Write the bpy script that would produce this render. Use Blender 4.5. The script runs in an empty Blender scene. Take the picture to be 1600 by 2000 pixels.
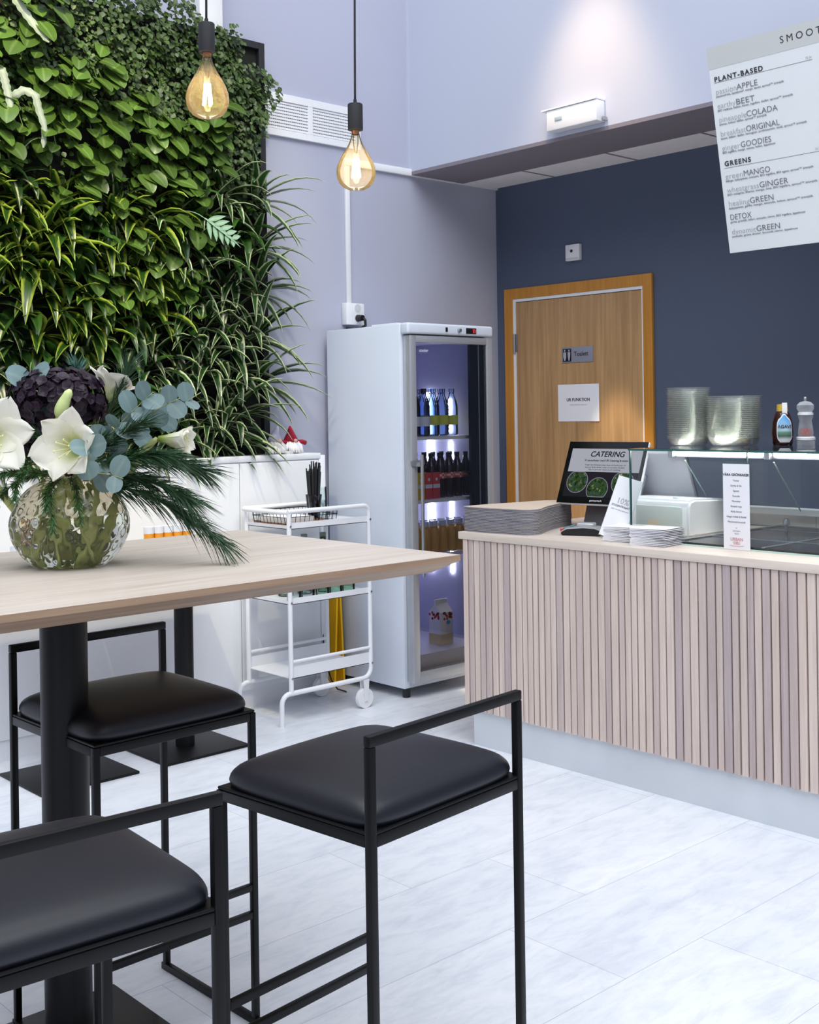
import bpy, bmesh, math, random
from mathutils import Vector, Matrix, Euler

S = bpy.context.scene
COL = S.collection
PI = math.pi
R = math.radians
rnd = random.Random(7)

# ------------------------------------------------------------------ camera
cd = bpy.data.cameras.new('camera')
cam = bpy.data.objects.new('camera', cd)
COL.objects.link(cam)
S.camera = cam
YAW, ROLL = 0.8272, -0.01476
cam.location = (0, 0, 1.45)
cam.rotation_euler = (Matrix.Rotation(YAW, 4, 'Z') @ Matrix.Rotation(PI / 2, 4, 'X') @ Matrix.Rotation(ROLL, 4, 'Z')).to_euler()
cd.sensor_fit = 'HORIZONTAL'
cd.sensor_width = 36.0
cd.lens = 2310.0 / 1600.0 * 36.0
cd.shift_y = -(1000.0 - 801.7) / 1600.0
cd.clip_start = 0.02

# ------------------------------------------------------------------ world and light
W = bpy.data.worlds.new('world')
S.world = W
W.use_nodes = True
bg = W.node_tree.nodes['Background']
bg.inputs[0].default_value = (0.82, 0.88, 1.0, 1)
bg.inputs[1].default_value = 0.44


def area_light(name, loc, target, size, size_y, power, color):
    l = bpy.data.lights.new(name, 'AREA')
    l.shape = 'RECTANGLE'
    l.size, l.size_y, l.energy, l.color = size, size_y, power, color
    o = bpy.data.objects.new(name, l)
    COL.objects.link(o)
    o.location = loc
    o.rotation_euler = (Vector(target) - Vector(loc)).to_track_quat('-Z', 'Y').to_euler()
    return o


def spot_light(name, loc, target, power, color, angle, blend=0.8, radius=0.05):
    l = bpy.data.lights.new(name, 'SPOT')
    l.energy, l.color, l.spot_size, l.spot_blend, l.shadow_soft_size = power, color, R(angle), blend, radius
    o = bpy.data.objects.new(name, l)
    COL.objects.link(o)
    o.location = loc
    o.rotation_euler = (Vector(target) - Vector(loc)).to_track_quat('-Z', 'Y').to_euler()
    return o


area_light('atrium_skylight', (0.0, 0.5, 7.0), (-0.6, 1.2, 0), 8, 8, 800, (0.92, 0.96, 1.0))
spot_light('wall_washer_spot', (-3.66, 4.10, 4.10), (-3.66, 4.62, 2.80), 95, (1.0, 0.68, 0.38), 50, 1.0, 0.10)
spot_light('plant_grow_light', (-3.3, 1.3, 4.9), (-4.9, 2.2, 2.5), 520, (1.0, 0.88, 0.50), 44, 0.8, 0.06)
spot_light('plant_grow_light', (-3.2, 3.3, 5.0), (-4.85, 3.15, 2.3), 170, (1.0, 0.92, 0.66), 40, 0.9, 0.06)
spot_light('soffit_downlight', (-4.10, 5.00, 2.775), (-4.10, 5.04, 0.0), 230, (1.0, 0.84, 0.60), 32.5, 0.25, 0.02)
S.view_settings.view_transform = 'Standard'
S.view_settings.look = 'None'
S.view_settings.gamma = 1.0
S.view_settings.use_curve_mapping = False
S.view_settings.exposure = 0.0
S.cycles.max_bounces = 18
S.cycles.transparent_max_bounces = 64
S.cycles.transmission_bounces = 18
S.cycles.caustics_reflective = False
S.cycles.sample_clamp_indirect = 6.0


# ------------------------------------------------------------------ materials
def srgb(r, g, b):
    f = lambda c: (c / 255) / 12.92 if c / 255 <= 0.04045 else ((c / 255 + 0.055) / 1.055) ** 2.4
    return (f(r), f(g), f(b), 1)


class NT:
    def __init__(s, name):
        s.m = bpy.data.materials.new(name)
        s.m.use_nodes = True
        s.t = s.m.node_tree
        s.t.nodes.clear()
        s.out = s.n('ShaderNodeOutputMaterial')

    def n(s, kind, **kw):
        nd = s.t.nodes.new(kind)
        for k, v in kw.items():
            setattr(nd, k, v)
        return nd

    def l(s, a, b):
        s.t.links.new(a, b)

    def coord(s, which='Object', scale=(1, 1, 1), rot=(0, 0, 0), loc=(0, 0, 0)):
        c = s.n('ShaderNodeTexCoord')
        m = s.n('ShaderNodeMapping')
        s.l(c.outputs[which], m.inputs[0])
        m.inputs[1].default_value = loc
        m.inputs[2].default_value = rot
        m.inputs[3].default_value = scale
        return m.outputs[0]

    def noise(s, vec, scale=5, detail=4, rough=0.6, dist=0.0):
        t = s.n('ShaderNodeTexNoise')
        s.l(vec, t.inputs['Vector'])
        t.inputs['Scale'].default_value = scale
        t.inputs['Detail'].default_value = detail
        t.inputs['Roughness'].default_value = rough
        t.inputs['Distortion'].default_value = dist
        return t.outputs[0]

    def ramp(s, fac, stops):
        r = s.n('ShaderNodeValToRGB')
        s.l(fac, r.inputs[0])
        e = r.color_ramp.elements
        while len(e) < len(stops):
            e.new(0.5)
        for el, (p, c) in zip(e, stops):
            el.position, el.color = p, c
        return r.outputs[0]

    def mix(s, fac, a, b, mode='MIX'):
        m = s.n('ShaderNodeMix', data_type='RGBA', blend_type=mode)
        for sock, v in ((m.inputs[0], fac), (m.inputs[6], a), (m.inputs[7], b)):
            if hasattr(v, 'links'):
                s.l(v, sock)
            else:
                sock.default_value = v
        return m.outputs[2]

    def pbsdf(s, color, rough=0.5, metal=0.0, **kw):
        b = s.n('ShaderNodeBsdfPrincipled')
        if hasattr(color, 'links'):
            s.l(color, b.inputs['Base Color'])
        else:
            b.inputs['Base Color'].default_value = color
        if hasattr(rough, 'links'):
            s.l(rough, b.inputs['Roughness'])
        else:
            b.inputs['Roughness'].default_value = rough
        b.inputs['Metallic'].default_value = metal
        for k, v in kw.items():
            if hasattr(v, 'links'):
                s.l(v, b.inputs[k])
            else:
                b.inputs[k].default_value = v
        s.l(b.outputs[0], s.out.inputs[0])
        return b

    def bump(s, b, height, strength=0.2, dist=0.01):
        u = s.n('ShaderNodeBump')
        u.inputs['Strength'].default_value = strength
        u.inputs['Distance'].default_value = dist
        s.l(height, u.inputs['Height'])
        s.l(u.outputs[0], b.inputs['Normal'])


def plain(name, c, rough=0.5, metal=0.0, var=0.05, scale=6, **kw):
    t = NT(name)
    f = t.noise(t.coord(), scale, 3)
    lo = tuple(x * (1 - var) for x in c[:3]) + (1,)
    hi = tuple(min(1, x * (1 + var)) for x in c[:3]) + (1,)
    t.pbsdf(t.ramp(f, [(0.3, lo), (0.7, hi)]), rough, metal, **kw)
    return t.m


def wood(name, dark, light, axis, rough=0.45, scale=1.0, island=0.0, bands=14):
    """Straight-grained timber whose grain runs along axis; island gives each separate slat or board a tone of its own."""
    t = NT(name)
    st = [16 * scale] * 3
    st['xyz'.index(axis)] = 0.9 * scale
    v = t.coord('Object', tuple(st))
    f1 = t.noise(v, 1.4, 6, 0.65, 0.6)
    st2 = [90 * scale] * 3
    st2['xyz'.index(axis)] = 2.5 * scale
    f2 = t.noise(t.coord('Object', tuple(st2)), 1.0, 3, 0.6)
    c1 = t.ramp(f1, [(0.3, dark), (0.68, light)])
    c = t.mix(0.35, c1, t.ramp(f2, [(0.35, dark), (0.65, light)]))
    if island:
        g = t.n('ShaderNodeNewGeometry')
        c2 = t.ramp(g.outputs['Random Per Island'], [(0.0, (1 - island, 1 - island * 1.02, 1 - island * 0.78, 1)), (0.45, (0.97, 0.95, 0.95, 1)), (1.0, (1.0, 1.0, 1.0, 1))])
        c = t.mix(1.0, c, c2, 'MULTIPLY')
    b = t.pbsdf(c, rough)
    t.bump(b, f2, 0.08, 0.002)
    return t.m


def thin_glass(name, tint=(0.97, 0.99, 0.98, 1), ior=1.45, rough=0.01, refl=1.0):
    """A pane: light passes straight through, the surface mirrors by angle."""
    t = NT(name)
    tr = t.n('ShaderNodeBsdfTransparent')
    tr.inputs[0].default_value = tint
    gl = t.n('ShaderNodeBsdfGlossy')
    gl.inputs['Roughness'].default_value = rough
    gl.inputs['Color'].default_value = (refl, refl, refl, 1)
    fr = t.n('ShaderNodeFresnel')
    fr.inputs[0].default_value = ior
    mx = t.n('ShaderNodeMixShader')
    t.l(fr.outputs[0], mx.inputs[0])
    t.l(tr.outputs[0], mx.inputs[1])
    t.l(gl.outputs[0], mx.inputs[2])
    t.l(mx.outputs[0], t.out.inputs[0])
    return t.m


def solid_glass(name, color, ior=1.45, rough=0.0):
    t = NT(name)
    t.pbsdf(color, rough, 0.0, **{'Transmission Weight': 1.0, 'IOR': ior})
    return t.m


def glow(name, color, strength):
    t = NT(name)
    e = t.n('ShaderNodeEmission')
    e.inputs[0].default_value = color
    e.inputs[1].default_value = strength
    t.l(e.outputs[0], t.out.inputs[0])
    return t.m


def leaf_mat(name, edge, mid, mid_w=0.3, rough=0.35, trans=0.25, var=0.35, soft=0.08):
    """Leaf whose colour is set across its width: u = 0.5 at the midrib, 0 and 1 at the margins."""
    t = NT(name)
    c = t.n('ShaderNodeTexCoord')
    sp = t.n('ShaderNodeSeparateXYZ')
    t.l(c.outputs['UV'], sp.inputs[0])
    a = t.n('ShaderNodeMath', operation='SUBTRACT')
    t.l(sp.outputs[0], a.inputs[0])
    a.inputs[1].default_value = 0.5
    ab = t.n('ShaderNodeMath', operation='ABSOLUTE')
    t.l(a.outputs[0], ab.inputs[0])
    col = t.ramp(ab.outputs[0], [(max(0, mid_w - soft), mid), (mid_w + soft, edge)])
    g = t.n('ShaderNodeNewGeometry')
    v = t.ramp(g.outputs['Random Per Island'], [(0, (1 - var, 1 - var, 1 - var, 1)), (1, (1, 1, 1, 1))])
    col = t.mix(1.0, col, v, 'MULTIPLY')
    nf = t.noise(t.coord('Object'), 30, 2)
    col = t.mix(1.0, col, t.ramp(nf, [(0.3, (0.85, 0.85, 0.85, 1)), (0.7, (1, 1, 1, 1))]), 'MULTIPLY')
    p = t.n('ShaderNodeBsdfPrincipled')
    t.l(col, p.inputs['Base Color'])
    p.inputs['Roughness'].default_value = rough
    tl = t.n('ShaderNodeBsdfTranslucent')
    t.l(col, tl.inputs[0])
    mx = t.n('ShaderNodeMixShader')
    mx.inputs[0].default_value = trans
    t.l(p.outputs[0], mx.inputs[1])
    t.l(tl.outputs[0], mx.inputs[2])
    t.l(mx.outputs[0], t.out.inputs[0])
    return t.m


M = {}
M['wall_grey'] = plain('lavender_grey_paint', srgb(180, 182, 200), 0.75, var=0.02, scale=1.2)
M['wall_pale'] = plain('pale_blue_grey_paint', srgb(188, 193, 210), 0.75, var=0.015, scale=1.0)
M['wall_dark'] = plain('slate_blue_paint', srgb(80, 91, 113), 0.6, var=0.02, scale=1.5)
M['soffit'] = plain('soffit_grey_paint', srgb(128, 122, 132), 0.8, var=0.02)
M['tile_ceiling'] = plain('ceiling_tile', srgb(246, 242, 242), 0.85, var=0.02, scale=20)
M['white'] = plain('white_lacquer', srgb(232, 234, 240), 0.35, var=0.01)
M['white_matt'] = plain('white_matt', srgb(232, 234, 238), 0.6, var=0.01)
M['white_plastic'] = plain('white_plastic', srgb(235, 235, 238), 0.4, var=0.01)
M['fridge_white'] = plain('fridge_white', srgb(222, 229, 241), 0.3, var=0.01)
M['fridge_in'] = plain('fridge_liner', srgb(186, 186, 212), 0.4, var=0.02)
M['steel'] = plain('brushed_steel', srgb(178, 180, 186), 0.32, 0.85, var=0.05, scale=30)
M['alu'] = plain('aluminium', srgb(190, 192, 198), 0.4, 0.5, var=0.03)
M['kick'] = plain('brushed_kick_steel', srgb(206, 211, 217), 0.45, 0.15, var=0.05, scale=3)
M['black_metal'] = plain('black_metal', srgb(10, 10, 13), 0.42, 0.0, var=0.08, **{'Specular IOR Level': 0.26})
M['black_plastic'] = plain('black_plastic', srgb(20, 21, 25), 0.4, var=0.05)
M['black_matt'] = plain('black_matt', srgb(26, 27, 32), 0.7, var=0.05)
M['leather'] = plain('black_leather', srgb(15, 17, 28), 0.45, var=0.10, scale=4, **{'Specular IOR Level': 0.48, 'Sheen Weight': 0.0})
M['table_oak'] = wood('table_oak', srgb(184, 169, 155), srgb(212, 202, 192), 'y', 0.45, 1.0)
M['table_edge'] = wood('table_oak_edge', srgb(146, 116, 92), srgb(184, 154, 128), 'y', 0.5, 1.0)
M['worktop'] = wood('worktop_oak', srgb(206, 190, 176), srgb(228, 216, 205), 'x', 0.45, 1.0)
M['slat'] = wood('whitewashed_oak', srgb(196, 178, 168), srgb(226, 210, 200), 'z', 0.55, 1.3, island=0.36)
M['slat_back'] = plain('slat_backing', srgb(150, 122, 98), 0.7)
M['door'] = wood('door_oak', srgb(154, 117, 77), srgb(200, 160, 113), 'z', 0.45, 0.8)
M['architrave'] = wood('door_frame_oak', srgb(178, 116, 38), srgb(206, 144, 58), 'z', 0.4, 1.0)
M['paper'] = plain('paper', srgb(236, 236, 242), 0.7, var=0.01)
M['paper_grey'] = plain('paper_grey', srgb(206, 206, 208), 0.7, var=0.01)
M['ink'] = plain('ink', srgb(52, 50, 56), 0.7, var=0.0)
M['ink_mid'] = plain('ink_mid', srgb(108, 108, 116), 0.7, var=0.0)
M['ink_pale'] = plain('ink_pale', srgb(170, 172, 180), 0.7, var=0.0)
M['ink_red'] = plain('ink_red', srgb(206, 140, 146), 0.7, var=0.0)
t = NT('amber_bulb')
tr_ = t.n('ShaderNodeBsdfTransparent')
tr_.inputs[0].default_value = (0.99, 0.955, 0.86, 1)
gl_ = t.n('ShaderNodeBsdfGlossy')
gl_.inputs['Roughness'].default_value = 0.04
tl_ = t.n('ShaderNodeBsdfTranslucent')
tl_.inputs[0].default_value = (1.0, 0.80, 0.46, 1)
fr_ = t.n('ShaderNodeFresnel')
fr_.inputs[0].default_value = 1.22
m1_ = t.n('ShaderNodeMixShader')
m1_.inputs[0].default_value = 0.065
t.l(tr_.outputs[0], m1_.inputs[1])
t.l(tl_.outputs[0], m1_.inputs[2])
m2_ = t.n('ShaderNodeMixShader')
t.l(fr_.outputs[0], m2_.inputs[0])
t.l(m1_.outputs[0], m2_.inputs[1])
t.l(gl_.outputs[0], m2_.inputs[2])
t.l(m2_.outputs[0], t.out.inputs[0])
M['amber_bulb'] = t.m
M['glass'] = thin_glass('clear_pane', (0.97, 0.99, 0.983, 1), 1.28)
M['glass_dark'] = thin_glass('door_pane', (0.93, 0.94, 0.96, 1), 1.33, refl=0.6)
M['glass_edge'] = plain('glass_edge_green', srgb(34, 88, 82), 0.2, var=0.05)
M['glass_edge_light'] = plain('glass_edge_light', srgb(196, 226, 220), 0.2, var=0.03)
M['clear_plastic'] = thin_glass('clear_plastic', (0.93, 0.94, 0.92, 1), 1.32, 0.12)
M['tumbler'] = thin_glass('tumbler_glass', (0.93, 0.96, 0.96, 1), 1.4, 0.03)
M['kraft'] = plain('kraft_board', srgb(214, 196, 176), 0.7, var=0.04)
M['card_grey'] = plain('grey_board_edge', srgb(140, 138, 146), 0.7, var=0.06, scale=20)
M['tube'] = glow('fluorescent_tube', (1.0, 0.97, 0.90, 1), 26.0)
M['led'] = glow('led', (0.80, 0.84, 1.0, 1), 40.0)
M['filament'] = glow('filament', (1.0, 0.80, 0.50, 1), 95.0)
M['screen_black'] = plain('screen_black', srgb(10, 11, 14), 0.12, var=0.0)
M['screen_grey'] = glow('screen_grey', srgb(186, 188, 200), 0.75)
M['yellow'] = plain('yellow_plastic', srgb(240, 184, 10), 0.45, var=0.03)
M['red_felt'] = plain('red_felt', srgb(150, 16, 46), 0.9, var=0.12, scale=60)
M['grey_felt'] = plain('grey_felt', srgb(186, 184, 206), 0.9, var=0.08, scale=60)
M['skin'] = plain('nose_felt', srgb(228, 180, 160), 0.7)
M['beard'] = plain('white_wool', srgb(236, 234, 238), 0.95, var=0.06, scale=80)


# ------------------------------------------------------------------ geometry helpers
def add_box(bm, lo, hi, bevel=0.0, seg=2, mat=0):
    lo, hi = Vector(lo), Vector(hi)
    g = bmesh.ops.create_cube(bm, size=1.0)
    vs = g['verts']
    for v in vs:
        v.co = Vector([(lo[i] + hi[i]) / 2 + v.co[i] * (hi[i] - lo[i]) for i in range(3)])
    es = list({e for v in vs for e in v.link_edges})
    fs = {f for v in vs for f in v.link_faces}
    if bevel > 0:
        r = bmesh.ops.bevel(bm, geom=es, offset=bevel, segments=seg, profile=0.5, affect='EDGES', clamp_overlap=True)
        fs = {f for v in vs if v.is_valid for f in v.link_faces} | set(r['faces'])
    if mat:
        for f in fs:
            if f.is_valid:
                f.material_index = mat
    return bm


def add_tube(bm, pts, r, seg=10, cap=True, closed=False):
    pts = [Vector(p) for p in pts]
    n = len(pts)
    rs = r if isinstance(r, (list, tuple)) else [r] * n
    rings = []
    prev = None
    for i, p in enumerate(pts):
        a = pts[(i - 1) % n] if (i > 0 or closed) else pts[0]
        b = pts[(i + 1) % n] if (i < n - 1 or closed) else pts[-1]
        t = (b - a).normalized()
        if prev is None:
            u = t.orthogonal().normalized()
        else:
            u = (prev - t * prev.dot(t))
            u = u.normalized() if u.length > 1e-6 else t.orthogonal().normalized()
        prev = u
        w = t.cross(u)
        rings.append([bm.verts.new(p + (u * math.cos(2 * PI * k / seg) + w * math.sin(2 * PI * k / seg)) * rs[i]) for k in range(seg)])
    for i in range(n if closed else n - 1):
        A, B = rings[i], rings[(i + 1) % n]
        for k in range(seg):
            bm.faces.new((A[k], A[(k + 1) % seg], B[(k + 1) % seg], B[k]))
    if cap and not closed:
        bm.faces.new(rings[0][::-1])
        bm.faces.new(rings[-1])
    return bm


def add_cyl(bm, p0, p1, r0, r1=None, seg=24, cap=True):
    return add_tube(bm, [p0, p1], [r0, r0 if r1 is None else r1], seg, cap)


def add_lathe(bm, prof, c=(0, 0, 0), seg=32, axis='z', warp=None):
    c = Vector(c)
    rings = []
    for (r, z) in prof:
        ring = []
        if r < 1e-6:
            ring = [bm.verts.new(c + Vector((0, 0, z)))]
        else:
            for k in range(seg):
                a = 2 * PI * k / seg
                rr = r if warp is None else warp(a, r, z)
                ring.append(bm.verts.new(c + Vector((rr * math.cos(a), rr * math.sin(a), z))))
        rings.append(ring)
    for A, B in zip(rings, rings[1:]):
        if len(A) == 1 and len(B) == 1:
            continue
        for k in range(seg):
            k2 = (k + 1) % seg
            if len(A) == 1:
                bm.faces.new((A[0], B[k2], B[k]))
            elif len(B) == 1:
                bm.faces.new((A[k], A[k2], B[0]))
            else:
                bm.faces.new((A[k], A[k2], B[k2], B[k]))
    return bm


def add_prism(bm, pts, axis, lo, hi):
    """Outline pts in the two other axes, extruded along axis from lo to hi."""
    i = 'xyz'.index(axis)
    oth = [k for k in range(3) if k != i]

    def mk(p, h):
        v = [0, 0, 0]
        v[oth[0]], v[oth[1]], v[i] = p[0], p[1], h
        return bm.verts.new(v)
    A = [mk(p, lo) for p in pts]
    B = [mk(p, hi) for p in pts]
    n = len(pts)
    bm.faces.new(A)
    bm.faces.new(B[::-1])
    for k in range(n):
        bm.faces.new((A[k], B[k], B[(k + 1) % n], A[(k + 1) % n]))
    bmesh.ops.recalc_face_normals(bm, faces=bm.faces[:])
    return bm


def NB():
    return bmesh.new()


def obj(name, bm, mat, parent=None, smooth=False, local=False, label=None, recalc=True):
    """Links one mesh. Points are in the place's own coordinates unless local."""
    if recalc:
        bmesh.ops.recalc_face_normals(bm, faces=bm.faces[:])
    me = bpy.data.meshes.new(name)
    off = Vector((0, 0, 0))
    if parent is not None and not local:
        p = parent
        while p is not None:
            off += p.location
            p = p.parent
    for v in bm.verts:
        v.co -= off
    bm.to_mesh(me)
    bm.free()
    for m in (mat if isinstance(mat, (list, tuple)) else [mat]):
        me.materials.append(m)
    if smooth:
        for p in me.polygons:
            p.use_smooth = True
        if smooth == 'angle':
            me.set_sharp_from_angle(angle=R(40))
    o = bpy.data.objects.new(name, me)
    COL.objects.link(o)
    if parent is not None:
        o.parent = parent
    if label:
        o['label'] = label
    return o


def thing(name, label, cat, loc=(0, 0, 0), rot=(0, 0, 0), group=None):
    o = bpy.data.objects.new(name, None)
    COL.objects.link(o)
    o.empty_display_size = 0.05
    o.location = loc
    o.rotation_euler = rot
    return tag(o, label, cat, group)


def tag(o, label, cat, group=None):
    o['label'], o['category'] = label, cat
    if group:
        o['group'] = group
    return o


def struct(name, bm, mat, parent=None, smooth=False):
    o = obj(name, bm, mat, parent, smooth)
    o['kind'] = 'structure'
    return o


def dup(root, loc, rotz=0.0, label=None, group=None, scale=None):
    r = root.copy()
    COL.objects.link(r)
    r.location = loc
    r.rotation_euler = (0, 0, rotz)
    if scale:
        r.scale = scale
    if label:
        r['label'] = label
    if group:
        r['group'] = group
    for ch in list(root.children):
        c = ch.copy()
        COL.objects.link(c)
        c.parent = r
        for g in ch.children:
            d = g.copy()
            COL.objects.link(d)
            d.parent = c
    return r


def box(name, lo, hi, mat, parent=None, bevel=0.0, seg=2, label=None):
    return obj(name, add_box(NB(), lo, hi, bevel, seg), mat, parent, smooth='angle' if bevel else False, label=label)


def sbox(name, lo, hi, mat, parent=None, bevel=0.0):
    return struct(name, add_box(NB(), lo, hi, bevel), mat, parent, smooth='angle' if bevel else False)


def text(parent, s, loc, size, mat, rot=(PI / 2, 0, 0), align='LEFT', bold=0.0, name='lettering', spacing=1.0, width=None, shear=0.0):
    """Lettering in the parent's own coordinates; width squeezes the line to a given length."""
    cu = bpy.data.curves.new(name, 'FONT')
    cu.body = s
    cu.size = size
    cu.align_x = align
    cu.offset = bold
    cu.space_character = spacing
    cu.shear = shear
    cu.extrude = 0.0002
    cu.resolution_u = 3
    cu.materials.append(mat)
    o = bpy.data.objects.new(name, cu)
    COL.objects.link(o)
    o.parent = parent
    o.location = loc
    o.rotation_euler = rot
    bpy.context.view_layer.update()
    if width and o.dimensions.x > 1e-5:
        o.scale[0] = width / o.dimensions.x
    me = bpy.data.meshes.new_from_object(o.evaluated_get(bpy.context.evaluated_depsgraph_get()))
    me.materials.clear()
    me.materials.append(mat)
    m = bpy.data.objects.new('printing', me)
    COL.objects.link(m)
    m.parent, m.location, m.rotation_euler, m.scale = parent, o.location, o.rotation_euler, o.scale
    bpy.data.objects.remove(o)
    m.name = name
    return m


# ------------------------------------------------------------------ the setting
XW, YW, ZS, YS = -5.03, 5.38, 2.83, 4.65   # left wall, back wall, soffit height and soffit front


def floor_mat():
    t = NT('pale_marbled_vinyl')
    # planks run along y: 0.40 wide, about 1.2 long
    v = t.coord('Object', (1, 1, 1), (0, 0, PI / 2), (0.355, -0.148, 0))
    br = t.n('ShaderNodeTexBrick')
    t.l(v, br.inputs[0])
    br.offset = 0.72
    br.inputs['Scale'].default_value = 1.0
    br.inputs['Mortar Size'].default_value = 0.0011
    br.inputs['Mortar Smooth'].default_value = 0.1
    br.inputs['Brick Width'].default_value = 1.2
    br.inputs['Row Height'].default_value = 0.4
    br.inputs['Color1'].default_value = (1, 1, 1, 1)
    br.inputs['Color2'].default_value = (0.93, 0.94, 0.955, 1)
    br.inputs['Mortar'].default_value = (0.60, 0.61, 0.64, 1)
    n1 = t.noise(t.coord('Object', (2.6, 0.9, 1)), 1.5, 7, 0.68, 0.8)
    n2 = t.noise(t.coord('Object', (11, 3.2, 1)), 2.0, 5, 0.7, 0.5)
    c = t.ramp(n1, [(0.32, srgb(204, 209, 220)), (0.5, srgb(228, 231, 237)), (0.7, srgb(238, 240, 244))])
    c = t.mix(0.45, c, t.ramp(n2, [(0.30, srgb(198, 203, 216)), (0.55, srgb(234, 236, 241))]))
    c = t.mix(1.0, c, br.outputs[0], 'MULTIPLY')
    t.pbsdf(c, t.ramp(n2, [(0.3, (0.33,) * 3 + (1,)), (0.7, (0.45,) * 3 + (1,))]))
    return t.m


struct('floor', add_box(NB(), (XW, -3.0, -0.05), (3.0, YW, 0.0)), floor_mat())
sbox('wall_left', (XW - 0.12, -1.5, 0), (XW, YW + 0.12, 4.6), M['wall_grey'])
sbox('wall_back', (XW, YW, 0), (1.5, YW + 0.12, ZS + 0.2), M['wall_dark'])
sbox('wall_upper', (XW, YS, ZS), (1.5, YS + 0.15, 4.6), M['wall_pale'])
sbox('trim_1', (XW, YS + 0.0, ZS - 0.02), (1.5, YS + 0.42, ZS), M['soffit'])
ceil = sbox('ceiling', (XW, YS + 0.42, ZS - 0.012), (1.5, YW, ZS + 0.02), M['tile_ceiling'])
for i, x in enumerate((-4.55, -3.95, -3.35, -2.75, -2.15, -1.55)):
    sbox('trim_%d' % (i + 10), (x - 0.006, YS + 0.42, ZS - 0.0145), (x + 0.006, YW, ZS - 0.011), M['soffit'])
sbox('trim_2', (XW, 4.16, 2.805), (XW + 0.022, YW, 2.845), M['white_plastic'], bevel=0.004)
sbox('trim_3', (XW, 3.18, 3.25), (XW + 0.10, 3.315, 4.6), M['white_plastic'], bevel=0.006)
sbox('trim_4', (XW, YS - 0.012, ZS), (XW + 0.012, YS, 4.6), M['wall_pale'])

# the toilet door in the back wall
dr = bpy.data.objects.new('door_1', None)
COL.objects.link(dr)
dr.location = (-4.4, YW, 0)
dr['kind'] = 'structure'
dr['label'] = 'oak veneer toilet door in an orange oak frame on the slate blue wall'
x0, x1, zt = -4.953, -3.857, 2.183
b = NB()
add_box(b, (x0, YW - 0.022, 0), (x0 + 0.068, YW - 0.001, zt), 0.003)
add_box(b, (x1 - 0.062, YW - 0.022, 0), (x1, YW - 0.001, zt), 0.003)
add_box(b, (x0 + 0.068, YW - 0.0215, zt - 0.064), (x1 - 0.062, YW - 0.001, zt - 0.0003), 0.002)
obj('door_frame', b, M['architrave'], dr)
b = NB()
add_box(b, (x0 + 0.068, YW - 0.016, 0), (x0 + 0.088, YW - 0.001, zt - 0.064))
add_box(b, (x1 - 0.072, YW - 0.016, 0), (x1 - 0.062, YW - 0.001, zt - 0.064))
add_box(b, (x0 + 0.088, YW - 0.0158, zt - 0.082), (x1 - 0.072, YW - 0.001, zt - 0.064))
obj('door_lining', b, M['white_matt'], dr)
box('door_leaf', (x0 + 0.09, YW - 0.012, 0.01), (x1 - 0.074, YW - 0.001, zt - 0.086), M['door'], dr)
b = NB()
add_cyl(b, (x0 + 0.082, YW - 0.024, 1.79), (x0 + 0.082, YW - 0.024, 1.905), 0.008, seg=12)
add_box(b, (x0 + 0.085, YW - 0.017, 1.80), (x0 + 0.10, YW - 0.011, 1.905))
obj('hinge', b, M['steel'], dr, smooth='angle')

ts = thing('toilet_sign', 'small grey metal toilet sign with two figures on the oak door', 'sign', (-4.388, YW - 0.015, 1.76))
box('plate', (-4.503, YW - 0.0165, 1.715), (-4.273, YW - 0.0125, 1.805), plain('sign_grey', srgb(140, 142, 158), 0.4), ts, 0.001)
box('pictogram_panel', (-4.495, YW - 0.0175, 1.722), (-4.432, YW - 0.016, 1.797), M['black_plastic'], ts, 0.0005)
b = NB()
for px_, hip in ((-4.480, 0.011), (-4.448, 0.008)):
    add_cyl(b, (px_, YW - 0.0188, 1.786), (px_, YW - 0.0174, 1.786), 0.006, seg=12)
    add_prism(b, [(px_ - 0.004, 1.727), (px_ + 0.004, 1.727), (px_ + hip, 1.75), (px_ + 0.010, 1.777), (px_ - 0.010, 1.777), (px_ - hip, 1.75)], 'y', YW - 0.0186, YW - 0.0174)
obj('pictogram', b, plain('sign_pale', srgb(170, 172, 184), 0.5), ts)
text(ts, 'Toalett', (-4.412 + 4.388, -0.0022, -0.008), 0.036, M['ink'], bold=0.0006)
pn = thing('paper_notice', 'white sheet of paper with a printed out of order notice on the oak door', 'notice', (-4.387, YW - 0.014, 1.372))
box('sheet', (-4.538, YW - 0.0145, 1.372), (-4.235, YW - 0.0132, 1.588), M['paper'], pn)
text(pn, 'UR FUNKTION', (0, -0.001, 0.118), 0.026, M['ink'], align='CENTER', bold=0.0006)
text(pn, 'använd toaletten en trappa ned', (0, -0.001, 0.094), 0.010, M['ink_pale'], align='CENTER')

sw = thing('wall_sensor', 'small square white wall sensor with a dark dot above the oak door', 'sensor', (-4.404, YW, 2.30))
box('housing', (-4.455, YW - 0.03, 2.306), (-4.353, YW - 0.001, 2.40), M['white_plastic'], sw, 0.004)
obj('lens', add_cyl(NB(), (-4.408, YW - 0.033, 2.362), (-4.408, YW - 0.028, 2.362), 0.009, seg=16), M['black_plastic'], sw)
box('lower_strip', (-4.449, YW - 0.033, 2.312), (-4.359, YW - 0.029, 2.322), M['paper_grey'], sw)

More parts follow.
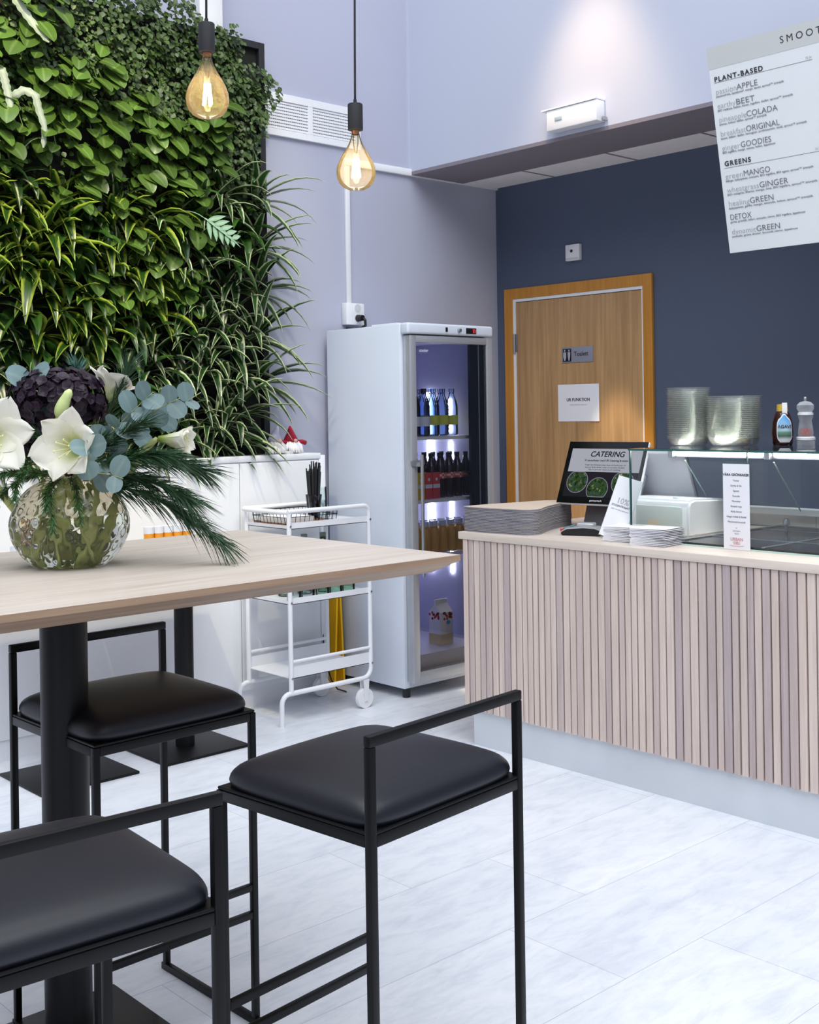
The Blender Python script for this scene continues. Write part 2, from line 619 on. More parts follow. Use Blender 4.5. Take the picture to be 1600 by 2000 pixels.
em = thing('emergency_light', 'white box shaped emergency light on the pale wall above the soffit edge', 'emergency light', (-3.77, YS, 2.84))
box('housing', (-3.925, YS - 0.07, 2.85), (-3.605, YS - 0.001, 2.955), M['white_plastic'], em, 0.006)
box('test_button', (-3.868, YS - 0.074, 2.893), (-3.822, YS - 0.069, 2.912), plain('grey_lens', srgb(170, 184, 190), 0.3), em, 0.002)
box('top_lid', (-3.955, YS - 0.075, 2.955), (-3.605, YS - 0.001, 2.962), M['white'], em)
box('side_clip', (-3.600, YS - 0.03, 2.855), (-3.590, YS - 0.005, 2.872), M['steel'], em)

# ventilation grille on the left wall
vg = thing('vent_grille', 'long white ventilation grille of two fields on the grey wall', 'vent', (XW, 3.94, 2.9))
b = NB()
for lo, hi in (((XW, 3.44, 2.90), (XW + 0.02, 4.27, 2.935)), ((XW, 3.44, 3.085), (XW + 0.02, 4.27, 3.125)),
               ((XW, 3.44, 2.935), (XW + 0.02, 3.475, 3.085)), ((XW, 4.235, 2.935), (XW + 0.02, 4.27, 3.085)), ((XW, 3.905, 2.935), (XW + 0.02, 3.935, 3.085))):
    add_box(b, lo, hi, 0.002)
obj('frame', b, M['white_plastic'], vg)
box('backing', (XW + 0.0005, 3.47, 2.93), (XW + 0.003, 4.24, 3.09), M['black_matt'], vg)
b = NB()
for k in range(9):
    z = 2.944 + k * 0.0168
    add_box(b, (XW + 0.005, 3.475, z - 0.0052), (XW + 0.014, 4.235, z + 0.0052))
obj('grille', b, M['white_plastic'], vg)
b = NB()
for k in range(62):
    y = 3.48 + k * 0.0122
    add_box(b, (XW + 0.004, y - 0.0026, 2.935), (XW + 0.010, y + 0.0026, 3.085))
obj('grille_bars', b, M['white_plastic'], vg)

ct = thing('cable_trunking', 'thin vertical white cable trunking on the grey wall above the socket', 'cable trunking', (XW, 4.175, 2.05))
box('cover', (XW, 4.160, 2.045), (XW + 0.016, 4.190, 2.805), M['white_plastic'], ct, 0.003)
so = thing('wall_socket', 'white double wall socket above the white fridge', 'socket', (XW, 4.19, 1.93))
box('housing', (XW, 4.128, 1.925), (XW + 0.045, 4.258, 2.045), M['white_plastic'], so, 0.006)
b = NB()
for z in (2.018, 1.962):
    add_cyl(b, (XW + 0.044, 4.208, z), (XW + 0.047, 4.208, z), 0.022, seg=20)
obj('outlet', b, M['paper_grey'], so, smooth='angle')
pg = thing('power_plug', 'black power plug in the white wall socket, its cord going down', 'plug', (XW + 0.05, 4.208, 1.96))
obj('plug_body', add_cyl(NB(), (XW + 0.045, 4.208, 1.962), (XW + 0.085, 4.210, 1.962), 0.020, 0.016, seg=16), M['black_plastic'], pg, smooth='angle')
obj('cord', add_tube(NB(), [(XW + 0.085, 4.21, 1.962), (XW + 0.10, 4.213, 1.95), (XW + 0.10, 4.216, 1.92), (XW + 0.06, 4.215, 1.905), (XW + 0.035, 4.20, 1.90), (XW + 0.03, 4.14, 1.905)], 0.008, 8), M['black_plastic'], pg, smooth=True)

# ------------------------------------------------------------------ low white cabinet wall under the plants
CX, CZ = -4.815, 1.238
cw = thing('low_cabinet', 'long low white cabinet wall under the green plant wall', 'cabinet', (-4.92, 2.4, 0))
box('body', (XW + 0.002, -1.0, 0), (CX - 0.012, 3.79, CZ - 0.03), M['white'], cw)
box('top_board', (XW + 0.002, -1.0, CZ - 0.03), (CX, 3.80, CZ), M['white'], cw, 0.003)
box('end_panel', (XW + 0.002, 3.79, 0), (CX - 0.002, 3.83, CZ - 0.012), M['white'], cw, 0.002)
b = NB()
for y in (0.6, 1.5, 2.4, 3.3):
    add_box(b, (CX - 0.014, y, 0.09), (CX - 0.002, y + 0.894 if y < 3 else 3.786, CZ - 0.036), 0.002)
obj('front_panel', b, M['white'], cw)


# ------------------------------------------------------------------ plant wall
def leaf(bm, uv, p, d, n, L, w, droop, seg=7, fold=0.25, tipw=0.0, base=0.25, curl=0.0, shape='blade'):
    """One leaf: starts at p, heads along d with upper side n, bends down by droop."""
    d = d.normalized()
    side = d.cross(n)
    side = side.normalized() if side.length > 1e-4 else d.orthogonal().normalized()
    pos, rows, h = p.copy(), [], L / seg
    for i in range(seg + 1):
        t = i / seg
        if shape == 'blade':
            ww = w * (base + (1 - base) * math.sin(min(1, t * 2.2) * PI / 2)) * (1 - max(0, t - 0.35) / 0.65) ** 0.8
        elif shape == 'heart':
            ww = w * max(0, math.sin(PI * (0.06 + 0.94 * t) ** 0.66)) ** 0.62 if t < 0.999 else 0
        elif shape == 'round':
            ww = w * math.sqrt(max(0, 1 - (2 * (0.04 + 0.96 * t) - 1) ** 2))
        else:
            ww = w * math.sin(PI * (0.06 + 0.94 * t) ** 0.9) if t < 0.999 else 0
        up = side.cross(d).normalized()
        ww = max(ww, 0.0006)
        l = pos + side * ww * 0.5 + up * ww * fold
        r = pos - side * ww * 0.5 + up * ww * fold
        rows.append((bm.verts.new(l), bm.verts.new(pos), bm.verts.new(r), t))
        pos = pos + d * h
        d = (d + Vector((0, 0, -1)) * (droop / seg) * (0.4 + t * 1.2) + side * (curl / seg)).normalized()
        side = (side - d * side.dot(d)).normalized()
    for A, B in zip(rows, rows[1:]):
        for (a0, a1, u0, u1) in ((0, 1, 0.0, 0.5), (1, 2, 0.5, 1.0)):
            f = bm.faces.new((A[a0], A[a1], B[a1], B[a0]))
            for lp, (uu, vv) in zip(f.loops, ((u0, A[3]), (u1, A[3]), (u1, B[3]), (u0, B[3]))):
                lp[uv].uv = (uu, vv)
            f.smooth = True


def leaf_bm():
    b = NB()
    return b, b.loops.layers.uv.new('UVMap')


M['lime_leaf'] = leaf_mat('lime_striped_leaf', srgb(166, 184, 70), srgb(46, 82, 28), 0.30, 0.26, 0.25)
M['cream_leaf'] = leaf_mat('cream_striped_leaf', srgb(40, 68, 34), srgb(216, 214, 168), 0.09, 0.3, 0.2, soft=0.05)
M['edge_leaf'] = leaf_mat('white_edged_leaf', srgb(202, 212, 170), srgb(46, 84, 40), 0.33, 0.3, 0.2, soft=0.04)
M['green_leaf'] = leaf_mat('deep_green_leaf', srgb(62, 98, 38), srgb(46, 82, 34), 0.2, 0.3, 0.22)
M['pothos_leaf'] = leaf_mat('pothos_leaf', srgb(92, 124, 52), srgb(124, 152, 84), 0.04, 0.28, 0.25, var=0.5)
M['ivy_leaf'] = leaf_mat('creeper_leaf', srgb(78, 106, 50), srgb(98, 124, 66), 0.1, 0.45, 0.25, var=0.6)
M['frond'] = leaf_mat('silver_frond', srgb(178, 192, 172), srgb(206, 214, 196), 0.2, 0.55, 0.25, var=0.15)
M['bluefrond'] = leaf_mat('blue_green_frond', srgb(140, 178, 150), srgb(160, 196, 168), 0.2, 0.45, 0.2, var=0.15)

PX = -4.93    # face of the plant panel
pw = thing('plant_wall_panel', 'black framed panel of the living plant wall', 'plant wall', (-4.98, 2.6, CZ))
box('backing', (XW, 0.9, CZ + 0.002), (PX - 0.03, 3.53, 3.31), plain('dark_felt', srgb(22, 26, 20), 0.95, var=0.3, scale=40), pw)
b = NB()
add_box(b, (XW, 3.53, CZ + 0.002), (PX, 3.565, 3.335), 0.002)
add_box(b, (XW, 0.9, 3.30), (PX, 3.53, 3.335), 0.002)
obj('frame', b, M['black_matt'], pw)

OUT = Vector((1, 0, 0))


def rosette(name, mat, y, z, n, L, w, droop, label, group, spread=1.0, lift=0.35, bias=Vector((0, 0, 0))):
    root = Vector((PX - 0.015, y, z))
    b, uv = leaf_bm()
    for i in range(n):
        a = 2 * PI * (i * 0.381966 + rnd.random() * 0.08)
        k = spread * (0.45 + 0.9 * rnd.random())
        d = OUT * (0.55 + 0.35 * rnd.random()) + Vector((0, math.cos(a), math.sin(a))) * k + Vector((0, 0, lift)) + bias
        n_ = Vector((0, 0, 1)) + OUT * 0.4
        leaf(b, uv, root + Vector((0.01, math.cos(a), math.sin(a))) * 0.008, d, n_, L * (0.7 + 0.5 * rnd.random()), w * (0.8 + 0.4 * rnd.random()),
             droop * (0.7 + 0.7 * rnd.random()), curl=(rnd.random() - 0.5) * 0.7)
    o = obj(name, b, mat, None, smooth=True, local=True, recalc=False)
    for v in o.data.vertices:
        v.co -= root
    o.location = root
    return tag(o, label, 'plant', group)


def pothos(y, z, n, label, group, size=0.105, mat='pothos_leaf', spread=0.12):
    root = Vector((PX - 0.01, y, z))
    b, uv = leaf_bm()
    for i in range(n):
        a = 2 * PI * rnd.random()
        rr = spread * math.sqrt(rnd.random())
        p = root + Vector((0.02 + 0.10 * rnd.random(), rr * math.cos(a), rr * math.sin(a)))
        d = Vector((0.55, (rnd.random() - 0.5) * 1.5, -0.75 + 0.6 * rnd.random()))
        nn = Vector((0.8, (rnd.random() - 0.5) * 0.5, 0.7))
        s = size * (0.65 + 0.6 * rnd.random())
        leaf(b, uv, p, d, nn, s, s * 0.80, 0.7, 9, 0.06, shape='heart')
        mid = (root + p) / 2 + Vector((0.02, 0, 0.03))
        k0 = len(b.verts)
        add_tube(b, [root, mid, p], 0.0022, 4, cap=False)
    o = obj('pothos_plant', b, M[mat], None, smooth=True, local=True, recalc=False)
    for v in o.data.vertices:
        v.co -= root
    o.location = root
    return tag(o, label, 'plant', group)


def creeper(name, label, count, zone, group=None, size=0.026, kind=None):
    b, uv = leaf_bm()
    k = 0
    while k < count:
        y, z = zone()
        bump = 0.05 + 0.04 * math.sin(y * 23) * math.sin(z * 19)
        p = Vector((PX + bump * rnd.random() + 0.005, y, z))
        d = Vector((0.5 * rnd.random(), rnd.random() - 0.5, -0.2 - 0.6 * rnd.random()))
        nn = Vector((0.8, (rnd.random() - 0.5) * 0.9, 0.6 * rnd.random() + 0.1))
        s = size * (0.6 + 0.8 * rnd.random())
        leaf(b, uv, p, d, nn, s, s * 0.9, 0.4, 3, 0.12, shape='oval')
        k += 1
    o = obj(name, b, M['ivy_leaf'], None, smooth=True, recalc=False)
    tag(o, label, 'plant', group)
    o['kind'] = 'stuff'
    return o


def zone_ivy():
    while True:
        y, z = 1.6 + 2.0 * rnd.random(), 2.2 + 1.24 * rnd.random()
        lim = 3.36 + 0.10 * math.exp(-((y - 2.75) / 0.45) ** 2) + 0.03 * math.sin(y * 17)
        if z > lim - (0.06 if y > 3.35 else 0):
            continue
        if y > 3.40 and z > 3.20:
            continue
        if y > 3.515 + 0.08 * math.exp(-((z - 3.08) / 0.12) ** 2) * 1.3:
            continue
        low = 2.78 - 0.42 * max(0, (y - 3.0) / 0.55)
        if z < low and rnd.random() > 0.12:
            continue
        if y < 2.5 and z > 2.78 and rnd.random() > 0.6:
            continue
        return y, z


creeper('creeping_fig_foliage', 'small leaved dark green creeper covering the top of the plant wall', 6800, zone_ivy)

for (y, z) in [(1.75, 3.15), (1.95, 2.95), (2.05, 3.22), (2.2, 2.80), (2.25, 3.05), (2.42, 2.93), (2.38, 2.72), (2.55, 2.82), (2.6, 2.62), (2.72, 2.74), (2.85, 2.86),
               (2.88, 2.65), (3.0, 2.76), (3.02, 2.56), (3.14, 2.68), (3.18, 2.84), (2.75, 2.48), (2.48, 2.48), (2.1, 2.62), (1.9, 2.7), (3.1, 2.42), (2.3, 3.28), (2.55, 3.05), (2.72, 2.28), (2.95, 2.30), (2.85, 2.10), (3.05, 2.05), (2.62, 2.02)]:
    pothos(y, z, 13, 'glossy heart leaved pothos plant in the middle field of the plant wall', 'pothos plants of the plant wall')
pothos(3.22, 2.92, 5, 'pothos with a few big leaves hanging just under the left light bulb', None, 0.12, spread=0.07)

# striped rosettes, row by row
for r_i in range(11):
    for c_i in range(12):
        z = 1.30 + r_i * 0.120 + (rnd.random() - 0.5) * 0.06
        y = 1.72 + c_i * 0.158 + (0.06 if r_i % 2 else 0) + (rnd.random() - 0.5) * 0.06
        top = 2.42 + (0.10 if y < 2.3 else 0) + (0.12 if y > 3.25 else 0)
        if z > top or y > 3.42:
            continue
        lime = z > 1.72 and y < 2.95
        rr = rnd.random()
        if lime and rr < 0.62:
            rosette('lime_dracaena', M['lime_leaf'], y, z, 8, 0.26, 0.066, 1.7, 'dracaena rosette with lime green margins in the left middle of the plant wall', 'lime dracaenas of the plant wall')
        elif y > 2.85 and rr < 0.62:
            rosette('white_edged_dracaena', M['edge_leaf'], y, z, 8, 0.28, 0.052, 1.6, 'narrow leaved dracaena with white margins on the right half of the plant wall', 'white edged dracaenas of the plant wall')
        elif rr < 0.80:
            rosette('cream_striped_dracaena', M['cream_leaf'], y, z, 8, 0.25, 0.062, 1.8, 'dark dracaena rosette with a cream middle stripe low on the plant wall', 'cream striped dracaenas of the plant wall')
        else:
            rosette('green_dracaena', M['green_leaf'], y, z, 8, 0.24, 0.068, 1.7, 'plain deep green dracaena rosette between the striped ones', 'green dracaenas of the plant wall')
rosette('lime_dracaena', M['lime_leaf'], 2.33, 2.14, 13, 0.36, 0.070, 1.4, 'biggest bright lime dracaena rosette standing out above the bouquet', None, lift=0.7)
for (y, z, lab) in [(3.50, 2.52, 'topmost long leaved dracaena spilling past the black frame under the vent'),
                    (3.49, 2.28, 'second dracaena from the top spilling past the black frame over the grey wall'),
                    (3.50, 2.06, 'long leaved dracaena spilling past the black frame level with the socket'),
                    (3.49, 1.82, 'dracaena spilling past the black frame level with the fridge top'),
                    (3.50, 1.60, 'dracaena spilling past the black frame above the two gnomes'),
                    (3.30, 1.38, 'lowest dracaena at the black frame, just behind the gnomes')]:
    rosette('white_edged_dracaena', M['edge_leaf'], y, z, 11, 0.34, 0.050, 1.3, lab, None, lift=0.45, bias=Vector((0, 0.35, 0)))


def frond(name, mat, pts, w, label, wavy=0.25):
    b, uv = leaf_bm()
    pts = [Vector(p) for p in pts]
    n = 22
    rows = []
    for i in range(n + 1):
        t = i / n * (len(pts) - 1)
        k = min(int(t), len(pts) - 2)
        p = pts[k].lerp(pts[k + 1], t - k)
        dd = (pts[k + 1] - pts[k]).normalized()
        sd = dd.cross(Vector((1, 0, 0))).normalized()
        ww = w * (0.55 + 0.45 * math.sin(PI * min(1, i / n * 0.9 + 0.08))) * (1 + wavy * (0.5 if i % 2 else -0.5))
        if i == n:
            ww *= 0.35
        if i < 4:
            ww *= 0.3 + 0.17 * i
        rows.append((b.verts.new(p + sd * ww / 2), b.verts.new(p + Vector((0.006, 0, 0))), b.verts.new(p - sd * ww / 2), i / n))
    for A, B in zip(rows, rows[1:]):
        for (a0, a1, u0, u1) in ((0, 1, 0.0, 0.5), (1, 2, 0.5, 1.0)):
            f = b.faces.new((A[a0], A[a1], B[a1], B[a0]))
            for lp, (uu, vv) in zip(f.loops, ((u0, A[3]), (u1, A[3]), (u1, B[3]), (u0, B[3]))):
                lp[uv].uv = (uu, vv)
    return tag(obj(name, b, mat, None, smooth=True, recalc=False), label, 'plant')


XF = -4.81


def curve_(p0, p1, p2, n=14):
    return [p0 * (1 - t) ** 2 + p1 * 2 * t * (1 - t) + p2 * t * t for t in [i / n for i in range(n + 1)]]


frond('silver_fern_frond', M['frond'], [(PX - 0.005, 2.10, 3.34), (XF, 2.164, 3.255), (XF, 2.19, 3.218), (XF, 2.253, 3.144), (XF + 0.02, 2.325, 3.06)], 0.042, 'pale silvery fern frond slanting down at the top left of the plant wall')
frond('silver_fern_frond', M['frond'], [(PX - 0.005, 2.10, 2.96), (XF, 2.123, 2.912), (XF, 2.146, 2.819), (XF + 0.01, 2.165, 2.70)], 0.038, 'pale silvery fern frond hanging straight down at the left picture edge')
frond('silver_fern_frond', M['frond'], [(PX - 0.005, 2.13, 2.77), (XF, 2.168, 2.807), (XF + 0.01, 2.214, 2.839), (XF + 0.02, 2.259, 2.822), (XF + 0.02, 2.275, 2.76), (XF + 0.02, 2.300, 2.69), (XF + 0.02, 2.292, 2.60)], 0.036, 'pale silvery fern frond bent over like a hook on the plant wall')
b, uv = leaf_bm()
c0 = Vector((-4.72, 3.052, 2.366))
pt = c0.copy()
dv = Vector((0.15, 0.42, -0.30)).normalized()
leaf(b, uv, c0, dv, Vector((1, 0, 0.4)), 0.22, 0.022, 0.25, shape='oval')
add_tube(b, curve_(Vector((PX - 0.02, 2.98, 2.38)), Vector((-4.80, 3.0, 2.44)), c0, 8), 0.0025, 5)
for i in range(5):
    q = c0 + dv * (0.02 + i * 0.035)
    for s in (-1, 1):
        leaf(b, uv, q, (dv + Vector((0.05, s * 0.75, s * 0.9 + 0.2))).normalized(), Vector((1, 0, 0.3)), 0.095 * (1 - i * 0.13), 0.026, 0.2, 5, 0.05, shape='oval')
tag(obj('blue_fern_frond', b, M['bluefrond'], None, smooth=True, recalc=False), 'pale blue green lobed fern frond right of the middle of the plant wall', 'plant')


# ------------------------------------------------------------------ gnomes on the cabinet
def gnome(name, y, x, hat, label, arms, tilt):
    g = thing(name, label, 'gnome', (x, y, CZ))
    obj('body', add_lathe(NB(), [(0, 0.0), (0.040, 0.0), (0.046, 0.015), (0.042, 0.04), (0.03, 0.062), (0, 0.075)], (x, y, CZ), 20), M['grey_felt'], g, smooth=True)
    b = NB()
    for k in range(70):
        a = -0.2 + (rnd.random() - 0.5) * 2.6
        r0 = 0.034
        p0 = Vector((x + r0 * math.cos(a) * 0.9, y + r0 * math.sin(a), CZ + 0.066 - 0.012 * rnd.random()))
        p1 = p0 + Vector((0.022 * math.cos(a), 0.022 * math.sin(a), -0.026))
        p2 = p1 + Vector((0.006 * math.cos(a), 0.012 * math.sin(a), -0.034 * (0.7 + 0.35 * rnd.random())))
        p2.z = max(p2.z, CZ + 0.004)
        add_tube(b, [p0, p1, p2], [0.004, 0.006, 0.001], 5)
    obj('beard', b, M['beard'], g, smooth=True)
    obj('nose', add_lathe(NB(), [(0, -0.009), (0.008, -0.006), (0.0105, 0), (0.008, 0.006), (0, 0.009)], (x + 0.042, y, CZ + 0.068), 12), M['skin'], g, smooth=True)
    add = [(x, y, CZ + 0.058), (x, y, CZ + 0.075), (x, y + tilt * 0.2, CZ + 0.105), (x, y + tilt, CZ + 0.142)]
    obj('hat', add_tube(NB(), add, [0.040, 0.036, 0.020, 0.004], 18), hat, g, smooth=True)
    if arms:
        for s in (-1, 1):
            obj('arm', add_tube(NB(), [(x + 0.01, y + s * 0.034, CZ + 0.058), (x + 0.012, y + s * 0.062, CZ + 0.060), (x + 0.014, y + s * 0.085, CZ + 0.052)], [0.012, 0.011, 0.012], 10), M['red_felt'], g, smooth=True)
    return g


gnome('gnome_figurine', 3.572, -4.90, M['grey_felt'], 'bearded felt gnome with a pale grey hat on the white cabinet', False, 0.02)
gnome('gnome_figurine', 3.672, -4.90, M['red_felt'], 'bearded felt gnome with a red hat on the white cabinet', True, -0.004)
obj_ = tag(box('paper_tag', (-4.86, 3.595, CZ), (-4.83, 3.635, CZ + 0.014), M['paper_grey'], None, 0.002), 'small pale block lying between the two gnomes', 'block')

# ------------------------------------------------------------------ display fridge
FX0, FX1, FY0, FY1, FZ = -4.985, -4.40, 3.985, 4.605, 1.885
XD = -4.345
fr = thing('display_fridge', 'tall white glass doored drinks fridge by the grey wall', 'fridge', (-4.68, 4.295, 0))
t_ = 0.045
b = NB()
add_box(b, (FX0, FY0, 0.05), (FX1, FY0 + t_, FZ), 0.005)
add_box(b, (FX0, FY1 - t_, 0.05), (FX1, FY1, FZ), 0.005)
add_box(b, (FX0 + 0.001, FY0 + t_, 0.051), (FX0 + t_, FY1 - t_, FZ - 0.001))
add_box(b, (FX0 + t_, FY0 + t_, FZ - 0.07), (FX1 - 0.001, FY1 - t_, FZ - 0.001))
add_box(b, (FX0 + t_, FY0 + t_, 0.051), (FX1 - 0.001, FY1 - t_, 0.13))
obj('cabinet', b, M['fridge_white'], fr, smooth='angle')
e = 0.002
b = NB()
add_box(b, (FX0 + t_, FY0 + t_, 0.13), (FX0 + t_ + e, FY1 - t_, FZ - 0.07))
add_box(b, (FX0 + t_, FY0 + t_, 0.13), (FX1, FY0 + t_ + e, FZ - 0.07))
add_box(b, (FX0 + t_, FY1 - t_ - e, 0.13), (FX1, FY1 - t_, FZ - 0.07))
add_box(b, (FX0 + t_, FY0 + t_, FZ - 0.072), (FX1, FY1 - t_, FZ - 0.07))
add_box(b, (FX0 + t_, FY0 + t_, 0.13), (FX1, FY1 - t_, 0.205))
obj('liner', b, M['fridge_in'], fr)
for y in (FY0 + 0.04, FY1 - 0.04):
    for x in (FX0 + 0.05, FX1 - 0.03):
        obj('foot', add_cyl(NB(), (x, y, 0), (x, y, 0.055), 0.02, seg=12), M['black_plastic'], fr, smooth='angle')
hd = box('control_panel', (FX1, FY0 + 0.003, 1.835), (XD + 0.006, FY1, FZ + 0.006), M['fridge_white'], fr, 0.012, 4)
box('display', (XD + 0.004, 4.40, 1.846), (XD + 0.009, 4.475, 1.876), M['black_plastic'], hd, 0.002)
b = NB()
for y in (4.447, 4.458):
    for (a0, b0, a1, b1) in ((0, 0, 0.006, 0.0015), (0, 0.008, 0.006, 0.0095), (0, 0.016, 0.006, 0.0175), (0.006, 0, 0.0075, 0.0175)):
        add_box(b, (XD + 0.0088, y + a0, 1.852 + b0), (XD + 0.0100, y + a1, 1.852 + b1))
obj('digits', b, glow('red_digits', (1.0, 0.03, 0.05, 1), 2.0), hd)
obj('knob', add_cyl(NB(), (XD + 0.003, 4.345, 1.861), (XD + 0.022, 4.345, 1.861), 0.010, 0.009, 16), M['steel'], hd, smooth='angle')
box('switch', (XD + 0.004, 4.25, 1.851), (XD + 0.010, 4.264, 1.874), M['black_plastic'], hd, 0.002)
DY0, DY1, DZ0, DZ1 = 4.005, 4.602, 0.082, 1.827
GY0, GY1, GZ0, GZ1 = 4.047, 4.560, 0.135, 1.792
b = NB()
add_box(b, (FX1 + 0.004, DY0, DZ0), (XD, GY0, DZ1), 0.003)
add_box(b, (FX1 + 0.004, GY1, DZ0), (XD, DY1, DZ1), 0.003)
add_box(b, (FX1 + 0.004, GY0, DZ0), (XD, GY1, GZ0), 0.003)
add_box(b, (FX1 + 0.004, GY0, GZ1), (XD, GY1, DZ1), 0.003)
door = obj('door', b, M['alu'], fr, smooth='angle')
box('pane', (XD - 0.012, GY0, GZ0), (XD - 0.008, GY1, GZ1), M['glass_dark'], door)
b = NB()
add_box(b, (XD - 0.03, GY1 - 0.115, GZ0), (XD - 0.013, GY1, GZ1))
obj('dark_strip', b, M['black_plastic'], door)  # black upright strip behind the right side of the pane, pale line on it
obj('strip_line', add_box(NB(), (XD - 0.013, GY1 - 0.055, GZ0), (XD - 0.0125, GY1 - 0.048, GZ1)), M['alu'], door)
hb = NB()
add_cyl(hb, (XD + 0.045, 4.035, 0.62), (XD + 0.045, 4.035, 1.228), 0.0085, seg=14)
for z in (1.185, 0.66):
    add_box(hb, (XD, 4.020, z - 0.016), (XD + 0.045, 4.043, z + 0.016), 0.002)
    add_cyl(hb, (XD - 0.002, 4.015, z), (XD + 0.006, 4.015, z), 0.017, seg=16)
obj('handle', hb, M['steel'], door, smooth='angle')
text(door, 'cooler', (XD - 0.007 - fr.location.x, 4.075 - fr.location.y, 1.745 - fr.location.z), 0.024, M['white_plastic'], rot=(PI / 2, 0, PI / 2), name='pane_print')
SH = (1.317, 0.992, 0.708)
for z in SH:
    b = NB()
    for k in range(19):
        y = FY0 + t_ + 0.012 + k * 0.028
        add_cyl(b, (FX0 + 0.07, y, z - 0.006), (FX1 - 0.02, y, z - 0.006), 0.002, seg=6)
    add_box(b, (FX1 - 0.026, FY0 + t_ + 0.004, z - 0.020), (FX1 - 0.018, FY1 - t_ - 0.004, z - 0.003))
    add_cyl(b, (FX0 + 0.07, FY0 + t_ + 0.004, z - 0.006), (FX0 + 0.07, FY1 - t_ - 0.004, z - 0.006), 0.004, seg=6)
    obj('shelf', b, M['white_plastic'], fr)
b = NB()
for z0, z1 in ((0.56, 0.69), (0.73, 0.965), (1.01, 1.30), (1.33, 1.52)):
    n = int((z1 - z0) / 0.021)
    for k in range(n):
        add_box(b, (-4.632, FY1 - t_ - 0.012, z0 + k * 0.021), (-4.618, FY1 - t_ - 0.005, z0 + k * 0.021 + 0.011))
obj('led_strip', b, M['led'], fr)
b = NB()
add_box(b, (-4.795, FY1 - t_ - 0.02, 0.56), (-4.778, FY1 - t_ - 0.005, 1.55))
obj('light_bar', b, glow('light_bar', (0.80, 0.84, 1.0, 1), 26.0), fr)
b = NB()
add_box(b, (FX0 + t_ + 0.003, 4.18, 1.64), (FX0 + t_ + 0.012, 4.42, 1.655))
add_box(b, (FX0 + t_ + 0.003, 4.42, 1.54), (FX0 + t_ + 0.02, 4.56, 1.66))
obj('fan_cover', b, plain('fan_grey', srgb(84, 84, 120), 0.5), fr)
tag(box('top_box', (-4.70, 4.06, FZ + 0.0065), (-4.50, 4.12, FZ + 0.016), M['white_matt'], None, 0.002), 'flat white strip lying on top of the fridge', 'box')

M['bottle_blue'] = thin_glass('blue_bottle', (0.74, 0.82, 0.95, 1), 1.4, 0.05)
M['bottle_dark'] = plain('dark_bottle', srgb(38, 20, 22), 0.12, var=0.1)
M['bottle_amber'] = plain('amber_juice', srgb(206, 158, 84), 0.25, var=0.08)
M['label_yellow'] = plain('yellow_label', srgb(206, 206, 84), 0.5, var=0.04)
M['label_white'] = plain('white_label', srgb(216, 220, 232), 0.5, var=0.03)


def checks(name, c1, c2, scale):
    t = NT(name)
    v = t.coord('Object')
    ck = t.n('ShaderNodeTexChecker')
    t.l(v, ck.inputs[0])
    ck.inputs[1].default_value, ck.inputs[2].default_value, ck.inputs[3].default_value = c1, c2, scale
    t.pbsdf(ck.outputs[0], 0.45)
    return t.m


M['label_red'] = checks('red_checked_label', srgb(196, 66, 62), srgb(232, 190, 180), 90)


def bottle(name, label, group, body, cap_m, lab_m, r, h, neck, lab0, lab1, cap_h=0.02):
    t = thing(name, label, 'bottle', (0, 0, 0), group=group)
    hs = h * (0.62)
    obj('body', add_lathe(NB(), [(0, 0.0), (r * 0.9, 0.0), (r, 0.006), (r, hs), (r * 0.8, hs + (h - hs) * 0.3), (neck * 1.1, hs + (h - hs) * 0.62), (neck, h - cap_h), (0, h - cap_h)], (0, 0, 0), 18), body, t, smooth=True)
    obj('cap', add_lathe(NB(), [(0, h - cap_h), (neck * 1.15, h - cap_h), (neck * 1.15, h), (0, h)], (0, 0, 0), 14), cap_m, t, smooth='angle')
    obj('paper_label', add_lathe(NB(), [(r + 0.0008, lab0), (r + 0.0008, lab1)], (0, 0, 0), 18), lab_m, t, smooth=True)
    return t


spots = []
pA = bottle('water_bottle', 'clear blue water bottle with a dark cap on the top fridge shelf', 'dark capped water bottles on the top fridge shelf', M['bottle_blue'], M['black_plastic'], M['label_white'], 0.033, 0.245, 0.013, 0.05, 0.10)
pB = bottle('water_bottle', 'clear water bottle with a yellow label on the top fridge shelf', 'yellow labelled water bottles on the top fridge shelf', M['bottle_blue'], M['bottle_blue'], M['label_yellow'], 0.033, 0.245, 0.013, 0.055, 0.105)
firstA = firstB = True
for r_i in range(3):
    for k in range(6):
        loc = (-4.47 - 0.085 * r_i, 4.075 + 0.068 * k, SH[0])
        if k < 3:
            if firstA:
                pA.location = loc
                firstA = False
            else:
                dup(pA, loc)
        else:
            if firstB:
                pB.location = loc
                firstB = False
            else:
                dup(pB, loc)
pC = bottle('soft_drink_bottle', 'dark soft drink bottle with a red checked label on the second fridge shelf', 'dark bottles on the second fridge shelf', M['bottle_dark'], M['black_plastic'], M['label_red'], 0.031, 0.235, 0.012, 0.10, 0.13)
first = True
for r_i in range(2):
    for k in range(8):
        if r_i == 0 and k < 3:
            continue
        loc = (-4.47 - 0.12 * r_i, 4.065 + 0.064 * k, SH[1])
        if first:
            pC.location = loc
            first = False
        else:
            dup(pC, loc)


def carton(name, label, group, m, y):
    t = thing(name, label, 'carton', (-4.455, y, SH[1]), group=group)
    box('body', (-4.485, y - 0.0255, SH[1]), (-4.425, y + 0.0255, SH[1] + 0.135), m, t, 0.002)
    box('printed_band', (-4.4248, y - 0.0245, SH[1] + 0.055), (-4.4242, y + 0.0245, SH[1] + 0.075), M['label_white'], t)
    obj('print_dot', add_cyl(NB(), (-4.4248, y, SH[1] + 0.10), (-4.4240, y, SH[1] + 0.10), 0.008, seg=14), M['label_white'], t)


